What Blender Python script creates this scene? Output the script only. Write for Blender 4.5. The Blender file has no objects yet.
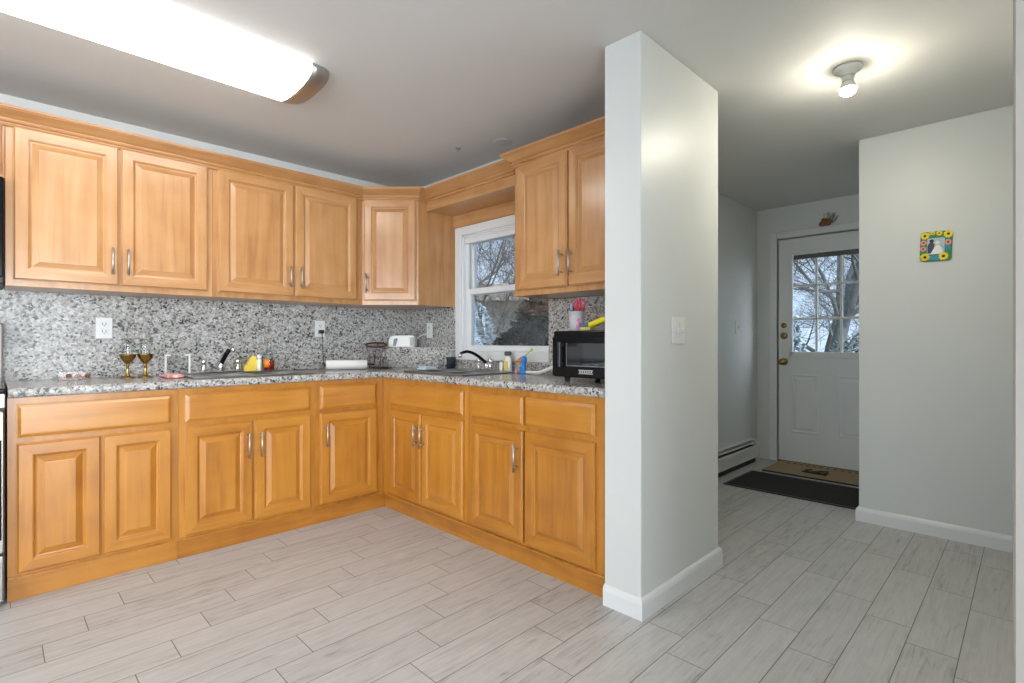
import bpy, bmesh, math, random
from mathutils import Vector, Matrix

random.seed(11)
SC = bpy.context.scene
COL = SC.collection
PI = math.pi

# ------------------------------------------------------------------ camera, sky, exposure
CAM_H = 1.113
cam_data = bpy.data.cameras.new('camera')
cam_data.sensor_width = 36.0
cam_data.lens = 520.0 / 1024.0 * 36.0
cam_data.clip_start = 0.05
cam = bpy.data.objects.new('camera', cam_data)
cam.location = (0, 0, CAM_H)
cam.rotation_euler = (PI / 2, 0, -PI / 4)
COL.objects.link(cam)
SC.camera = cam
SC.view_settings.view_transform = 'Standard'
SC.view_settings.look = 'None'
SC.view_settings.gamma = 1.0
SC.view_settings.use_curve_mapping = False
SC.view_settings.exposure = 0.28
SC.cycles.max_bounces = 10
SC.cycles.diffuse_bounces = 6
SC.cycles.glossy_bounces = 4
SC.cycles.transparent_max_bounces = 16
SC.cycles.sample_clamp_indirect = 6.0

SKY_FRONT = (0.56, 0.69, 0.84, 1)      # cool overcast sky ahead
SKY_GLOW = (0.88, 0.94, 0.98, 1)        # brightening added to the unseen sky behind the viewer to light the room
SKY_GLOW_STRENGTH = 10.0
LENS_STRENGTH = 8.6
BULB_STRENGTH = 480.0

world = bpy.data.worlds.new('overcast_sky')
SC.world = world
world.use_nodes = True
wn = world.node_tree
wn.nodes.clear()


def nd(t, kind, **kw):
    n = t.nodes.new(kind)
    for k, v in kw.items():
        setattr(n, k, v)
    return n


def mth(t, op, a, b=None, c=None, clamp=False):
    n = t.nodes.new('ShaderNodeMath')
    n.operation = op
    n.use_clamp = clamp
    for i, v in enumerate((a, b, c)):
        if v is None:
            continue
        if isinstance(v, (int, float)):
            n.inputs[i].default_value = v
        else:
            t.links.new(v, n.inputs[i])
    return n.outputs[0]


wtc = nd(wn, 'ShaderNodeTexCoord')
wdot = nd(wn, 'ShaderNodeVectorMath', operation='DOT_PRODUCT')
wn.links.new(wtc.outputs['Generated'], wdot.inputs[0])
wdot.inputs[1].default_value = Vector((-0.40, -0.86, 0.33)).normalized()
wr = nd(wn, 'ShaderNodeMapRange', interpolation_type='SMOOTHSTEP')
wr.inputs[1].default_value = 0.15
wr.inputs[2].default_value = 0.95
wn.links.new(wdot.outputs['Value'], wr.inputs[0])
wb1 = nd(wn, 'ShaderNodeBackground')
wb1.inputs[0].default_value = SKY_FRONT
wb1.inputs[1].default_value = 1.2
wb2 = nd(wn, 'ShaderNodeBackground')
wb2.inputs[0].default_value = SKY_GLOW
wn.links.new(mth(wn, 'MULTIPLY', wr.outputs[0], SKY_GLOW_STRENGTH), wb2.inputs[1])
wadd = nd(wn, 'ShaderNodeAddShader')
wo = nd(wn, 'ShaderNodeOutputWorld')
wn.links.new(wb1.outputs[0], wadd.inputs[0])
wn.links.new(wb2.outputs[0], wadd.inputs[1])
wn.links.new(wadd.outputs[0], wo.inputs[0])


# ------------------------------------------------------------------ materials
def new_mat(name):
    m = bpy.data.materials.new(name)
    m.use_nodes = True
    t = m.node_tree
    t.nodes.clear()
    out = nd(t, 'ShaderNodeOutputMaterial')
    b = nd(t, 'ShaderNodeBsdfPrincipled')
    t.links.new(b.outputs[0], out.inputs[0])
    return m, t, b, out


def setc(sock, c):
    sock.default_value = (c[0], c[1], c[2], 1)


def simple(name, c, rough=0.5, metal=0.0, noise=0.0, nscale=30, spec=0.5, bump=0.0, coat=0.0):
    m, t, b, o = new_mat(name)
    setc(b.inputs['Base Color'], c)
    b.inputs['Roughness'].default_value = rough
    b.inputs['Metallic'].default_value = metal
    b.inputs['Specular IOR Level'].default_value = spec
    b.inputs['Coat Weight'].default_value = coat
    if noise or bump:
        tc = nd(t, 'ShaderNodeTexCoord')
        n = nd(t, 'ShaderNodeTexNoise')
        n.inputs['Scale'].default_value = nscale
        n.inputs['Detail'].default_value = 3
        t.links.new(tc.outputs['Object'], n.inputs['Vector'])
        if noise:
            mx = nd(t, 'ShaderNodeMix', data_type='RGBA')
            t.links.new(n.outputs['Fac'], mx.inputs[0])
            setc(mx.inputs[6], [v * (1 - noise) for v in c])
            setc(mx.inputs[7], [min(1, v * (1 + noise)) for v in c])
            t.links.new(mx.outputs[2], b.inputs['Base Color'])
        if bump:
            bp = nd(t, 'ShaderNodeBump')
            bp.inputs['Strength'].default_value = bump
            bp.inputs['Distance'].default_value = 0.002
            t.links.new(n.outputs['Fac'], bp.inputs['Height'])
            t.links.new(bp.outputs[0], b.inputs['Normal'])
    return m


def wood(name, axis, dark, mid, light, rough=0.33):
    """Honey maple; grain runs along 'axis' (z, or h for level pieces)."""
    m, t, b, o = new_mat(name)
    tc = nd(t, 'ShaderNodeTexCoord')
    oi = nd(t, 'ShaderNodeObjectInfo')
    off = nd(t, 'ShaderNodeVectorMath', operation='SCALE')
    off.inputs[0].default_value = (7.3, 3.1, 5.7)
    t.links.new(oi.outputs['Random'], off.inputs['Scale'])
    add = nd(t, 'ShaderNodeVectorMath', operation='ADD')
    t.links.new(tc.outputs['Object'], add.inputs[0])
    t.links.new(off.outputs[0], add.inputs[1])
    mp = nd(t, 'ShaderNodeMapping')
    mp.inputs['Scale'].default_value = (22, 22, 1.6) if axis == 'z' else (1.6, 1.6, 22)
    t.links.new(add.outputs[0], mp.inputs['Vector'])
    n1 = nd(t, 'ShaderNodeTexNoise')
    n1.inputs['Scale'].default_value = 1.0
    n1.inputs['Detail'].default_value = 5
    n1.inputs['Distortion'].default_value = 0.6
    t.links.new(mp.outputs[0], n1.inputs['Vector'])
    n2 = nd(t, 'ShaderNodeTexNoise')
    n2.inputs['Scale'].default_value = 7.0
    n2.inputs['Detail'].default_value = 2
    t.links.new(add.outputs[0], n2.inputs['Vector'])
    f = mth(t, 'ADD', mth(t, 'MULTIPLY', n1.outputs['Fac'], 0.7), mth(t, 'MULTIPLY', n2.outputs['Fac'], 0.35))
    f = mth(t, 'ADD', f, mth(t, 'MULTIPLY', mth(t, 'SUBTRACT', oi.outputs['Random'], 0.5), 0.16))
    cr = nd(t, 'ShaderNodeValToRGB')
    cr.color_ramp.elements[0].position = 0.32
    cr.color_ramp.elements[0].color = (*dark, 1)
    cr.color_ramp.elements[1].position = 0.74
    cr.color_ramp.elements[1].color = (*light, 1)
    e = cr.color_ramp.elements.new(0.52)
    e.color = (*mid, 1)
    t.links.new(f, cr.inputs[0])
    t.links.new(cr.outputs[0], b.inputs['Base Color'])
    b.inputs['Roughness'].default_value = rough
    b.inputs['Coat Weight'].default_value = 0.5
    b.inputs['Coat Roughness'].default_value = 0.16
    return m


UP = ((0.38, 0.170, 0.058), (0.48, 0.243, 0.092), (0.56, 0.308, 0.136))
LO = ((0.35, 0.124, 0.011), (0.46, 0.182, 0.018), (0.53, 0.228, 0.030))  # same maple on the lower run, its deeper shaded amber put into the colour
wood_v = wood('maple_upright_grain', 'z', *UP)
wood_h = wood('maple_level_grain', 'h', *UP)
wlow_v = wood('shaded_maple_upright_grain', 'z', *LO)
wlow_h = wood('shaded_maple_level_grain', 'h', *LO)


def granite(name, scale=105.0, light=1.0):
    m, t, b, o = new_mat(name)
    g = nd(t, 'ShaderNodeNewGeometry')
    ds = nd(t, 'ShaderNodeTexNoise')
    ds.inputs['Scale'].default_value = 40
    ds.inputs['Detail'].default_value = 2
    t.links.new(g.outputs['Position'], ds.inputs['Vector'])
    sc_ = nd(t, 'ShaderNodeVectorMath', operation='SCALE')
    sc_.inputs['Scale'].default_value = 0.02
    t.links.new(ds.outputs['Color'], sc_.inputs[0])
    ad = nd(t, 'ShaderNodeVectorMath', operation='ADD')
    t.links.new(g.outputs['Position'], ad.inputs[0])
    t.links.new(sc_.outputs[0], ad.inputs[1])
    v1 = nd(t, 'ShaderNodeTexVoronoi')
    v1.inputs['Scale'].default_value = scale
    t.links.new(ad.outputs[0], v1.inputs['Vector'])
    sep = nd(t, 'ShaderNodeSeparateColor')
    t.links.new(v1.outputs['Color'], sep.inputs[0])
    cl = nd(t, 'ShaderNodeTexNoise')
    cl.inputs['Scale'].default_value = 9
    cl.inputs['Detail'].default_value = 3
    mpc = nd(t, 'ShaderNodeMapping')
    mpc.inputs['Scale'].default_value = (0.6, 0.6, 1.6)
    t.links.new(ad.outputs[0], mpc.inputs['Vector'])
    t.links.new(mpc.outputs[0], cl.inputs['Vector'])
    f = mth(t, 'ADD', sep.outputs[0], mth(t, 'MULTIPLY', mth(t, 'SUBTRACT', cl.outputs['Fac'], 0.5), 0.55))
    cr = nd(t, 'ShaderNodeValToRGB')
    cr.color_ramp.interpolation = 'LINEAR'
    els = [(0.0, (0.05, 0.055, 0.065)), (0.08, (0.10, 0.105, 0.115)), (0.18, (0.23, 0.22, 0.21)),
           (0.32, (0.31, 0.295, 0.275)), (0.48, (0.41, 0.395, 0.375)), (0.62, (0.47, 0.455, 0.435)), (0.72, (0.36, 0.35, 0.335)),
           (0.84, (0.51, 0.51, 0.50)), (1.0, (0.59, 0.59, 0.59))]
    cr.color_ramp.elements[0].position, cr.color_ramp.elements[0].color = els[0][0], (*els[0][1], 1)
    cr.color_ramp.elements[1].position, cr.color_ramp.elements[1].color = els[-1][0], (*els[-1][1], 1)
    for p, c in els[1:-1]:
        e = cr.color_ramp.elements.new(p)
        e.color = (*[x * light for x in c], 1)
    t.links.new(f, cr.inputs[0])
    t.links.new(cr.outputs[0], b.inputs['Base Color'])
    b.inputs['Roughness'].default_value = 0.16
    b.inputs['Specular IOR Level'].default_value = 0.25
    return m


granite_m = granite('speckled_granite')


def floor_material():
    m, t, b, o = new_mat('grey_wood_look_tile')
    g = nd(t, 'ShaderNodeNewGeometry')
    s = nd(t, 'ShaderNodeSeparateXYZ')
    t.links.new(g.outputs['Position'], s.inputs[0])
    x, y = s.outputs[0], s.outputs[1]
    ry = mth(t, 'DIVIDE', mth(t, 'SUBTRACT', y, 1.523), 0.149)
    r = mth(t, 'FLOOR', ry)
    fy = mth(t, 'FRACT', ry)
    shift = mth(t, 'MULTIPLY', mth(t, 'SUBTRACT', 9.0, r), 0.1334)
    cx = mth(t, 'DIVIDE', mth(t, 'ADD', mth(t, 'SUBTRACT', x, 0.53), shift), 0.609)
    c = mth(t, 'FLOOR', cx)
    fx = mth(t, 'FRACT', cx)
    dy = mth(t, 'MULTIPLY', mth(t, 'MINIMUM', fy, mth(t, 'SUBTRACT', 1.0, fy)), 0.149)
    dx = mth(t, 'MULTIPLY', mth(t, 'MINIMUM', fx, mth(t, 'SUBTRACT', 1.0, fx)), 0.609)
    dd = mth(t, 'MINIMUM', dx, dy)
    grout = nd(t, 'ShaderNodeMapRange')
    grout.inputs[1].default_value = 0.0008
    grout.inputs[2].default_value = 0.0022
    grout.inputs[3].default_value = 1
    grout.inputs[4].default_value = 0
    t.links.new(dd, grout.inputs[0])
    cmb = nd(t, 'ShaderNodeCombineXYZ')
    t.links.new(r, cmb.inputs[0])
    t.links.new(c, cmb.inputs[1])
    wn_ = nd(t, 'ShaderNodeTexWhiteNoise', noise_dimensions='2D')
    t.links.new(cmb.outputs[0], wn_.inputs['Vector'])
    rnd = wn_.outputs['Value']
    gv = nd(t, 'ShaderNodeCombineXYZ')
    t.links.new(mth(t, 'ADD', mth(t, 'MULTIPLY', x, 3.0), mth(t, 'MULTIPLY', rnd, 37.0)), gv.inputs[0])
    t.links.new(mth(t, 'MULTIPLY', y, 60.0), gv.inputs[1])
    t.links.new(mth(t, 'MULTIPLY', rnd, 11.0), gv.inputs[2])
    n1 = nd(t, 'ShaderNodeTexNoise')
    n1.inputs['Scale'].default_value = 1
    n1.inputs['Detail'].default_value = 6
    n1.inputs['Roughness'].default_value = 0.65
    n1.inputs['Distortion'].default_value = 1.2
    t.links.new(gv.outputs[0], n1.inputs['Vector'])
    # blotches and knots
    kv = nd(t, 'ShaderNodeCombineXYZ')
    t.links.new(mth(t, 'ADD', mth(t, 'MULTIPLY', x, 5.0), mth(t, 'MULTIPLY', rnd, 19.0)), kv.inputs[0])
    t.links.new(mth(t, 'MULTIPLY', y, 14.0), kv.inputs[1])
    n2 = nd(t, 'ShaderNodeTexNoise')
    n2.inputs['Scale'].default_value = 1
    n2.inputs['Detail'].default_value = 4
    n2.inputs['Distortion'].default_value = 2.0
    t.links.new(kv.outputs[0], n2.inputs['Vector'])
    f = mth(t, 'ADD', mth(t, 'MULTIPLY', n1.outputs['Fac'], 0.85), mth(t, 'MULTIPLY', n2.outputs['Fac'], 0.42))
    f = mth(t, 'ADD', mth(t, 'SUBTRACT', f, 0.06), mth(t, 'MULTIPLY', mth(t, 'SUBTRACT', rnd, 0.5), 0.14))
    cr = nd(t, 'ShaderNodeValToRGB')
    cr.color_ramp.elements[0].position = 0.30
    cr.color_ramp.elements[0].color = (0.25, 0.24, 0.23, 1)
    cr.color_ramp.elements[1].position = 0.70
    cr.color_ramp.elements[1].color = (0.54, 0.53, 0.52, 1)
    e = cr.color_ramp.elements.new(0.48)
    e.color = (0.46, 0.45, 0.44, 1)
    t.links.new(f, cr.inputs[0])
    mx = nd(t, 'ShaderNodeMix', data_type='RGBA')
    t.links.new(grout.outputs[0], mx.inputs[0])
    t.links.new(cr.outputs[0], mx.inputs[6])
    setc(mx.inputs[7], (0.12, 0.11, 0.10))
    t.links.new(mx.outputs[2], b.inputs['Base Color'])
    b.inputs['Roughness'].default_value = 0.38
    bp = nd(t, 'ShaderNodeBump')
    bp.inputs['Strength'].default_value = 0.25
    bp.inputs['Distance'].default_value = 0.002
    t.links.new(mth(t, 'SUBTRACT', f, grout.outputs[0]), bp.inputs['Height'])
    t.links.new(bp.outputs[0], b.inputs['Normal'])
    return m


floor_m = floor_material()
wall_m = simple('pale_grey_wall_paint', (0.655, 0.675, 0.665), 0.42, noise=0.02, nscale=3, bump=0.06)
ceil_m = simple('matte_ceiling_paint', (0.66, 0.655, 0.64), 0.7, noise=0.03, nscale=2.5)
white_m = simple('white_trim_paint', (0.72, 0.735, 0.745), 0.35, noise=0.02, nscale=5)
vinyl_m = simple('white_vinyl', (0.74, 0.76, 0.78), 0.3, noise=0.02, nscale=5)
door_m = simple('white_door_paint', (0.72, 0.74, 0.74), 0.38, noise=0.02, nscale=4)
plate_m = simple('white_plastic_plate', (0.74, 0.75, 0.74), 0.3, noise=0.02, nscale=20)
slot_m = simple('dark_slot', (0.03, 0.03, 0.03), 0.5, noise=0.1)
nickel_m = simple('brushed_nickel', (0.50, 0.49, 0.47), 0.38, 1.0, noise=0.06, nscale=60)
steel_m = simple('stainless_steel', (0.36, 0.36, 0.355), 0.33, 1.0, noise=0.05, nscale=50)
chrome_m = simple('chrome', (0.78, 0.79, 0.80), 0.08, 1.0, noise=0.02, nscale=30)
brass_m = simple('polished_brass', (0.36, 0.235, 0.070), 0.26, 1.0, noise=0.15, nscale=60)
black_m = simple('black_gloss_plastic', (0.005, 0.005, 0.006), 0.14, noise=0.1, spec=0.14)
blackmat_m = simple('black_matte_plastic', (0.022, 0.022, 0.024), 0.45, noise=0.1)
heater_m = simple('ivory_heater_enamel', (0.66, 0.66, 0.62), 0.4, noise=0.03, nscale=8)
gap_shade_m = simple('heater_gap_shade', (0.02, 0.02, 0.02), 0.7, noise=0.1)


def emitter(name, c, strength):
    m = bpy.data.materials.new(name)
    m.use_nodes = True
    t = m.node_tree
    t.nodes.clear()
    o = nd(t, 'ShaderNodeOutputMaterial')
    e = nd(t, 'ShaderNodeEmission')
    e.inputs[0].default_value = (*c, 1)
    e.inputs[1].default_value = strength
    t.links.new(e.outputs[0], o.inputs[0])
    return m


lens_m = emitter('lit_acrylic_lens', (1.0, 0.965, 0.92), LENS_STRENGTH)
bulb_m = emitter('lit_bulb_glass', (1.0, 0.93, 0.76), BULB_STRENGTH)


def glass_mat(name, tint=(1, 1, 1), gloss=0.07, rough=0.02):
    m = bpy.data.materials.new(name)
    m.use_nodes = True
    t = m.node_tree
    t.nodes.clear()
    o = nd(t, 'ShaderNodeOutputMaterial')
    tr = nd(t, 'ShaderNodeBsdfTransparent')
    tr.inputs[0].default_value = (*tint, 1)
    gl = nd(t, 'ShaderNodeBsdfGlossy')
    gl.inputs['Roughness'].default_value = rough
    mx = nd(t, 'ShaderNodeMixShader')
    lw = nd(t, 'ShaderNodeLayerWeight')
    lw.inputs['Blend'].default_value = 0.35
    t.links.new(mth(t, 'ADD', mth(t, 'MULTIPLY', lw.outputs['Fresnel'], 0.12), gloss, clamp=True), mx.inputs[0])
    t.links.new(tr.outputs[0], mx.inputs[1])
    t.links.new(gl.outputs[0], mx.inputs[2])
    t.links.new(mx.outputs[0], o.inputs[0])
    return m


pane_m = glass_mat('window_glass', (0.94, 0.97, 1.0), 0.006)
clear_m = glass_mat('clear_glass', (0.96, 0.97, 0.97), 0.025)
smoke_m = glass_mat('smoky_blue_plastic', (0.35, 0.42, 0.52), 0.06, 0.1)


# ------------------------------------------------------------------ mesh builder
class MB:
    def __init__(self, M=None):
        self.bm = bmesh.new()
        self.M = M or Matrix.Identity(4)

    def v(self, p):
        return self.bm.verts.new(self.M @ Vector(p))

    def face(self, vs, mi=0, sm=False):
        try:
            f = self.bm.faces.new(vs)
        except ValueError:
            return None
        f.material_index = mi
        f.smooth = sm
        return f

    def box(self, a, b, bev=0.0, seg=1, mi=0):
        x0, y0, z0 = [min(a[i], b[i]) for i in range(3)]
        x1, y1, z1 = [max(a[i], b[i]) for i in range(3)]
        vs = [self.v(p) for p in ((x0, y0, z0), (x1, y0, z0), (x1, y1, z0), (x0, y1, z0),
                                  (x0, y0, z1), (x1, y0, z1), (x1, y1, z1), (x0, y1, z1))]
        fs = [self.face([vs[i] for i in q], mi) for q in
              ((0, 3, 2, 1), (4, 5, 6, 7), (0, 1, 5, 4), (1, 2, 6, 5), (2, 3, 7, 6), (3, 0, 4, 7))]
        if bev:
            es = list({e for f in fs for e in f.edges})
            bmesh.ops.bevel(self.bm, geom=es, offset=bev, segments=seg, affect='EDGES', profile=0.5)
        return self

    def tube(self, pts, r, n=10, cap=True, mi=0, closed=False):
        pts = [Vector(p) for p in pts]
        rs = r if isinstance(r, (list, tuple)) else [r] * len(pts)
        rings = []
        prev = None
        for i, p in enumerate(pts):
            if closed:
                d = pts[(i + 1) % len(pts)] - pts[i - 1]
            else:
                d = pts[min(i + 1, len(pts) - 1)] - pts[max(i - 1, 0)]
            if d.length < 1e-9:
                d = Vector((0, 0, 1))
            d.normalize()
            if prev is None:
                u = d.orthogonal().normalized()
            else:
                u = prev - d * prev.dot(d)
                u = u.normalized() if u.length > 1e-6 else d.orthogonal().normalized()
            prev = u
            w = d.cross(u)
            rings.append([self.v(p + (u * math.cos(2 * PI * k / n) + w * math.sin(2 * PI * k / n)) * rs[i]) for k in range(n)])
        m = len(rings)
        for i in range(m if closed else m - 1):
            a, b = rings[i], rings[(i + 1) % m]
            for k in range(n):
                self.face([a[k], a[(k + 1) % n], b[(k + 1) % n], b[k]], mi, True)
        if cap and not closed:
            self.face(rings[0][::-1], mi)
            self.face(rings[-1], mi)
        return self

    def lathe(self, prof, c=(0, 0, 0), n=24, mi=0, sx=1.0, sy=1.0, sm=True):
        rings = []
        for r, z in prof:
            if r < 1e-6:
                rings.append([self.v((c[0], c[1], c[2] + z))])
            else:
                rings.append([self.v((c[0] + sx * r * math.cos(2 * PI * k / n), c[1] + sy * r * math.sin(2 * PI * k / n), c[2] + z)) for k in range(n)])
        for a, b in zip(rings, rings[1:]):
            for k in range(n):
                k2 = (k + 1) % n
                if len(a) == 1 and len(b) == 1:
                    continue
                if len(a) == 1:
                    self.face([a[0], b[k2], b[k]], mi, sm)
                elif len(b) == 1:
                    self.face([a[k], a[k2], b[0]], mi, sm)
                else:
                    self.face([a[k], a[k2], b[k2], b[k]], mi, sm)
        if len(rings[0]) > 1:
            self.face(rings[0][::-1], mi)
        if len(rings[-1]) > 1:
            self.face(rings[-1], mi)
        return self

    def prism(self, poly, a, b, axis='z', mi=0, sm=False):
        """poly: 2D outline, swept from a to b along axis."""
        def mk(p, h):
            return {'z': (p[0], p[1], h), 'y': (p[0], h, p[1]), 'x': (h, p[0], p[1])}[axis]
        lo = [self.v(mk(p, a)) for p in poly]
        hi = [self.v(mk(p, b)) for p in poly]
        n = len(poly)
        for i in range(n):
            self.face([lo[i], lo[(i + 1) % n], hi[(i + 1) % n], hi[i]], mi, sm)
        self.face(lo[::-1], mi)
        self.face(hi, mi)
        return self

    def sweep(self, path, prof, side=1, mi=0):
        """level path of (x, y); prof of (outward, z); outward is to the right of travel for side = 1."""
        P = [Vector((p[0], p[1])) for p in path]
        nn = []
        for a, b in zip(P, P[1:]):
            d = (b - a).normalized()
            nn.append(Vector((d.y, -d.x)) * side)
        rings = []
        for i, p in enumerate(P):
            n0 = nn[max(i - 1, 0)]
            n1 = nn[min(i, len(nn) - 1)]
            mv = (n0 + n1)
            mv = mv / mv.length
            mv = mv / max(0.3, mv.dot(n1))
            rings.append([self.v((p.x + mv.x * o, p.y + mv.y * o, z)) for o, z in prof])
        k = len(prof)
        for a, b in zip(rings, rings[1:]):
            for j in range(k):
                self.face([a[j], a[(j + 1) % k], b[(j + 1) % k], b[j]], mi)
        self.face(rings[0][::-1], mi)
        self.face(rings[-1], mi)
        return self

    def rings_panel(self, w, h, loops, mi_rail=1, close_back=True):
        """nested rectangles (inset, height) over a w x h front; rails use material mi_rail."""
        rr = []
        for ins, n in loops:
            rr.append([self.v(p) for p in ((ins, ins, n), (w - ins, ins, n), (w - ins, h - ins, n), (ins, h - ins, n))])
        if close_back:
            self.face(rr[0][::-1])
        for a, b in zip(rr, rr[1:]):
            for k in range(4):
                self.face([a[k], a[(k + 1) % 4], b[(k + 1) % 4], b[k]], mi_rail if k in (0, 2) else 0)
        self.face(rr[-1])
        return self


WLOC = {}


def obj(name, mb, mat, parent=None, origin=None, **props):
    bm = mb.bm
    bmesh.ops.recalc_face_normals(bm, faces=bm.faces[:])
    co = [v.co for v in bm.verts]
    lo = Vector([min(c[i] for c in co) for i in range(3)])
    hi = Vector([max(c[i] for c in co) for i in range(3)])
    if origin is None:
        origin = Vector(((lo.x + hi.x) / 2, (lo.y + hi.y) / 2, lo.z if parent is None else (lo.z + hi.z) / 2))
    origin = Vector(origin)
    bmesh.ops.translate(bm, vec=-origin, verts=bm.verts[:])
    me = bpy.data.meshes.new(name)
    bm.to_mesh(me)
    bm.free()
    for m in (mat if isinstance(mat, (list, tuple)) else [mat]):
        me.materials.append(m)
    o = bpy.data.objects.new(name, me)
    COL.objects.link(o)
    if parent is not None:
        o.parent = parent
        o.location = origin - WLOC[parent.name]
    else:
        o.location = origin
    WLOC[o.name] = origin
    for k, v in props.items():
        o[k] = v
    return o


def tag(o, label=None, cat=None, group=None, kind=None):
    if label: o['label'] = label
    if cat: o['category'] = cat
    if group: o['group'] = group
    if kind: o['kind'] = kind
    return o


def thing(name, label, cat, loc, group=None, kind=None):
    o = bpy.data.objects.new(name, None)
    o.empty_display_size = 0.05
    COL.objects.link(o)
    o.location = loc
    WLOC[o.name] = Vector(loc)
    return tag(o, label, cat, group, kind)


def struct(name, mb, mat, label, cat):
    return tag(obj(name, mb, mat), label, cat, kind='structure')


# ------------------------------------------------------------------ room shell
CEIL = 2.365
YA = 3.679          # painted face of the wall behind the long run
XB = 2.463          # painted face of the window wall
PX0, PX1, PY0, PY1 = 1.84, 2.57, 1.11, 1.285     # partition
HY = 1.867          # left wall of the vestibule
DX = 5.20           # door wall
QX, QY = 3.815, 0.762   # wall with the little picture
RX, RY = 1.10, 0.0205   # near right corner
BACK = -2.9

struct('floor', MB().box((BACK, BACK, -0.06), (DX + 0.12, YA + 0.1, 0)), floor_m, 'pale grey wood-look plank tile floor', 'floor')
struct('ceiling', MB().box((BACK, BACK, CEIL), (DX + 0.12, YA + 0.1, CEIL + 0.1)), ceil_m, 'smooth painted ceiling', 'ceiling')
struct('wall_back', MB().box((BACK, YA, 0), (PX1, YA + 0.1, CEIL)), wall_m, 'pale wall behind the long run of cabinets', 'wall')
WY0, WY1, WZ0, WZ1 = 2.115, 3.00, 1.03, 1.905    # window opening
b = MB()
b.box((XB, PY1, 0), (PX1, WY0, CEIL)).box((XB, WY1, 0), (PX1, YA, CEIL))
b.box((XB, WY0, 0), (PX1, WY1, WZ0)).box((XB, WY0, WZ1), (PX1, WY1, CEIL))
struct('wall_window', b, wall_m, 'pale wall holding the kitchen window', 'wall')
struct('wall_partition', MB().box((PX0, PY0, 0), (PX1, PY1, CEIL), 0.004), wall_m, 'pale freestanding end wall between kitchen and hallway', 'wall')
struct('wall_vestibule', MB().box((PX1, HY, 0), (DX, HY + 0.12, CEIL)).box((PX1 - 0.05, PY1, 0), (PX1, HY, CEIL)), wall_m, 'wall left of the entrance door', 'wall')
DY0, DY1, DZ = 0.866, 1.678, 2.06
b = MB()
b.box((DX, DY1, 0), (DX + 0.12, HY + 0.12, CEIL)).box((DX, 0.6, 0), (DX + 0.12, DY0, CEIL)).box((DX, DY0, DZ), (DX + 0.12, DY1, CEIL))
struct('wall_door', b, wall_m, 'wall around the entrance door', 'wall')
struct('wall_picture', MB().box((QX, RY - 0.1, 0), (QX + 0.1, QY, CEIL), 0.003).box((QX + 0.1, QY - 0.1, 0), (DX, QY, CEIL)), wall_m, 'pale wall carrying the small sunflower picture', 'wall')
struct('wall_hall', MB().box((RX + 0.1, RY - 0.1, 0), (QX, RY, CEIL)), wall_m, 'right wall of the hallway, at the right edge', 'wall')
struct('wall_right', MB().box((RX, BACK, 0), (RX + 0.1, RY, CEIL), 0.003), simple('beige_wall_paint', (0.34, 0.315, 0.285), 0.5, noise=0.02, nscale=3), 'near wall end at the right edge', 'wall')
# rear of the room, behind the viewer: glazed openings let the daylight in
b = MB()
b.box((BACK - 0.1, BACK, 0), (BACK, -0.9, CEIL)).box((BACK - 0.1, 1.7, 0), (BACK, YA, CEIL))
b.box((BACK - 0.1, -0.9, 2.1), (BACK, 1.7, CEIL)).box((BACK - 0.1, -0.9, 0), (BACK, 1.7, 0.25))  # unseen side window, placed so its daylight reaches the picture wall
struct('wall_left', b, wall_m, 'unseen side wall with a wide window placed for its light', 'wall')
b = MB()
b.box((BACK, BACK - 0.1, 0), (-2.2, BACK, CEIL)).box((1.05, BACK - 0.1, 0), (RX, BACK, CEIL)).box((-2.2, BACK - 0.1, 2.15), (1.05, BACK, CEIL))
struct('wall_rear', b, wall_m, 'rear wall with a glazed patio opening', 'wall')

# baseboards
BBP = [(0, 0), (0.015, 0), (0.015, 0.062), (0.012, 0.076), (0.005, 0.085), (0, 0.085)]
struct('baseboard_partition', MB().sweep([(PX0, PY1 - 0.002), (PX0, PY0), (PX1, PY0), (PX1, PY1)], BBP, 1), white_m, 'white baseboard around the partition', 'baseboard')
struct('baseboard_picture', MB().sweep([(DX - 0.05, QY), (QX, QY), (QX, RY)], BBP, 1), white_m, 'white baseboard under the picture wall', 'baseboard')
struct('baseboard_hall', MB().sweep([(QX - 0.02, RY), (RX, RY), (RX, BACK)], BBP, 1), white_m, 'white baseboard of the near wall', 'baseboard')

# ------------------------------------------------------------------ kitchen window
w = thing('window_1', 'white single-hung kitchen window over the sink', 'window', (2.46, 2.58, 0.98), kind='structure')
b = MB()
XC = XB - 0.016
b.box((XC, 2.985, 0.98), (XB, 3.048, 1.956), 0.003)            # left casing
b.box((XC, 2.115, 1.893), (XB, 2.985, 1.956), 0.003)           # head casing
b.box((XC, 2.10, 0.98), (XB, 2.985, 1.045), 0.003)             # apron
obj('window_casing', b, white_m, w)
b = MB()
b.box((XB, 2.97, WZ0), (PX1, 2.999, WZ1)).box((XB, 2.116, WZ0), (PX1, 2.128, WZ1))
b.box((XB, 2.116, 1.885), (PX1, 2.999, 1.904)).box((XB, 2.116, WZ0 + 0.001), (PX1, 2.999, WZ0 + 0.016))
b.box((XB + 0.03, 2.945, 1.05), (XB + 0.045, 2.97, 1.885))     # jamb track
obj('window_jamb', b, vinyl_m, w)
b = MB()
xs = XB + 0.062
for y0, y1, z0, z1 in ((2.925, 2.97, 1.455, 1.885), (2.128, 2.158, 1.455, 1.885), (2.158, 2.925, 1.84, 1.885), (2.158, 2.925, 1.455, 1.492)):
    b.box((xs, y0, z0), (xs + 0.032, y1, z1), 0.002)
us = obj('upper_sash', b, vinyl_m, w)
obj('pane', MB().box((xs + 0.012, 2.158, 1.492), (xs + 0.016, 2.925, 1.84)), pane_m, us)
b = MB()
xs = XB + 0.022
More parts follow.
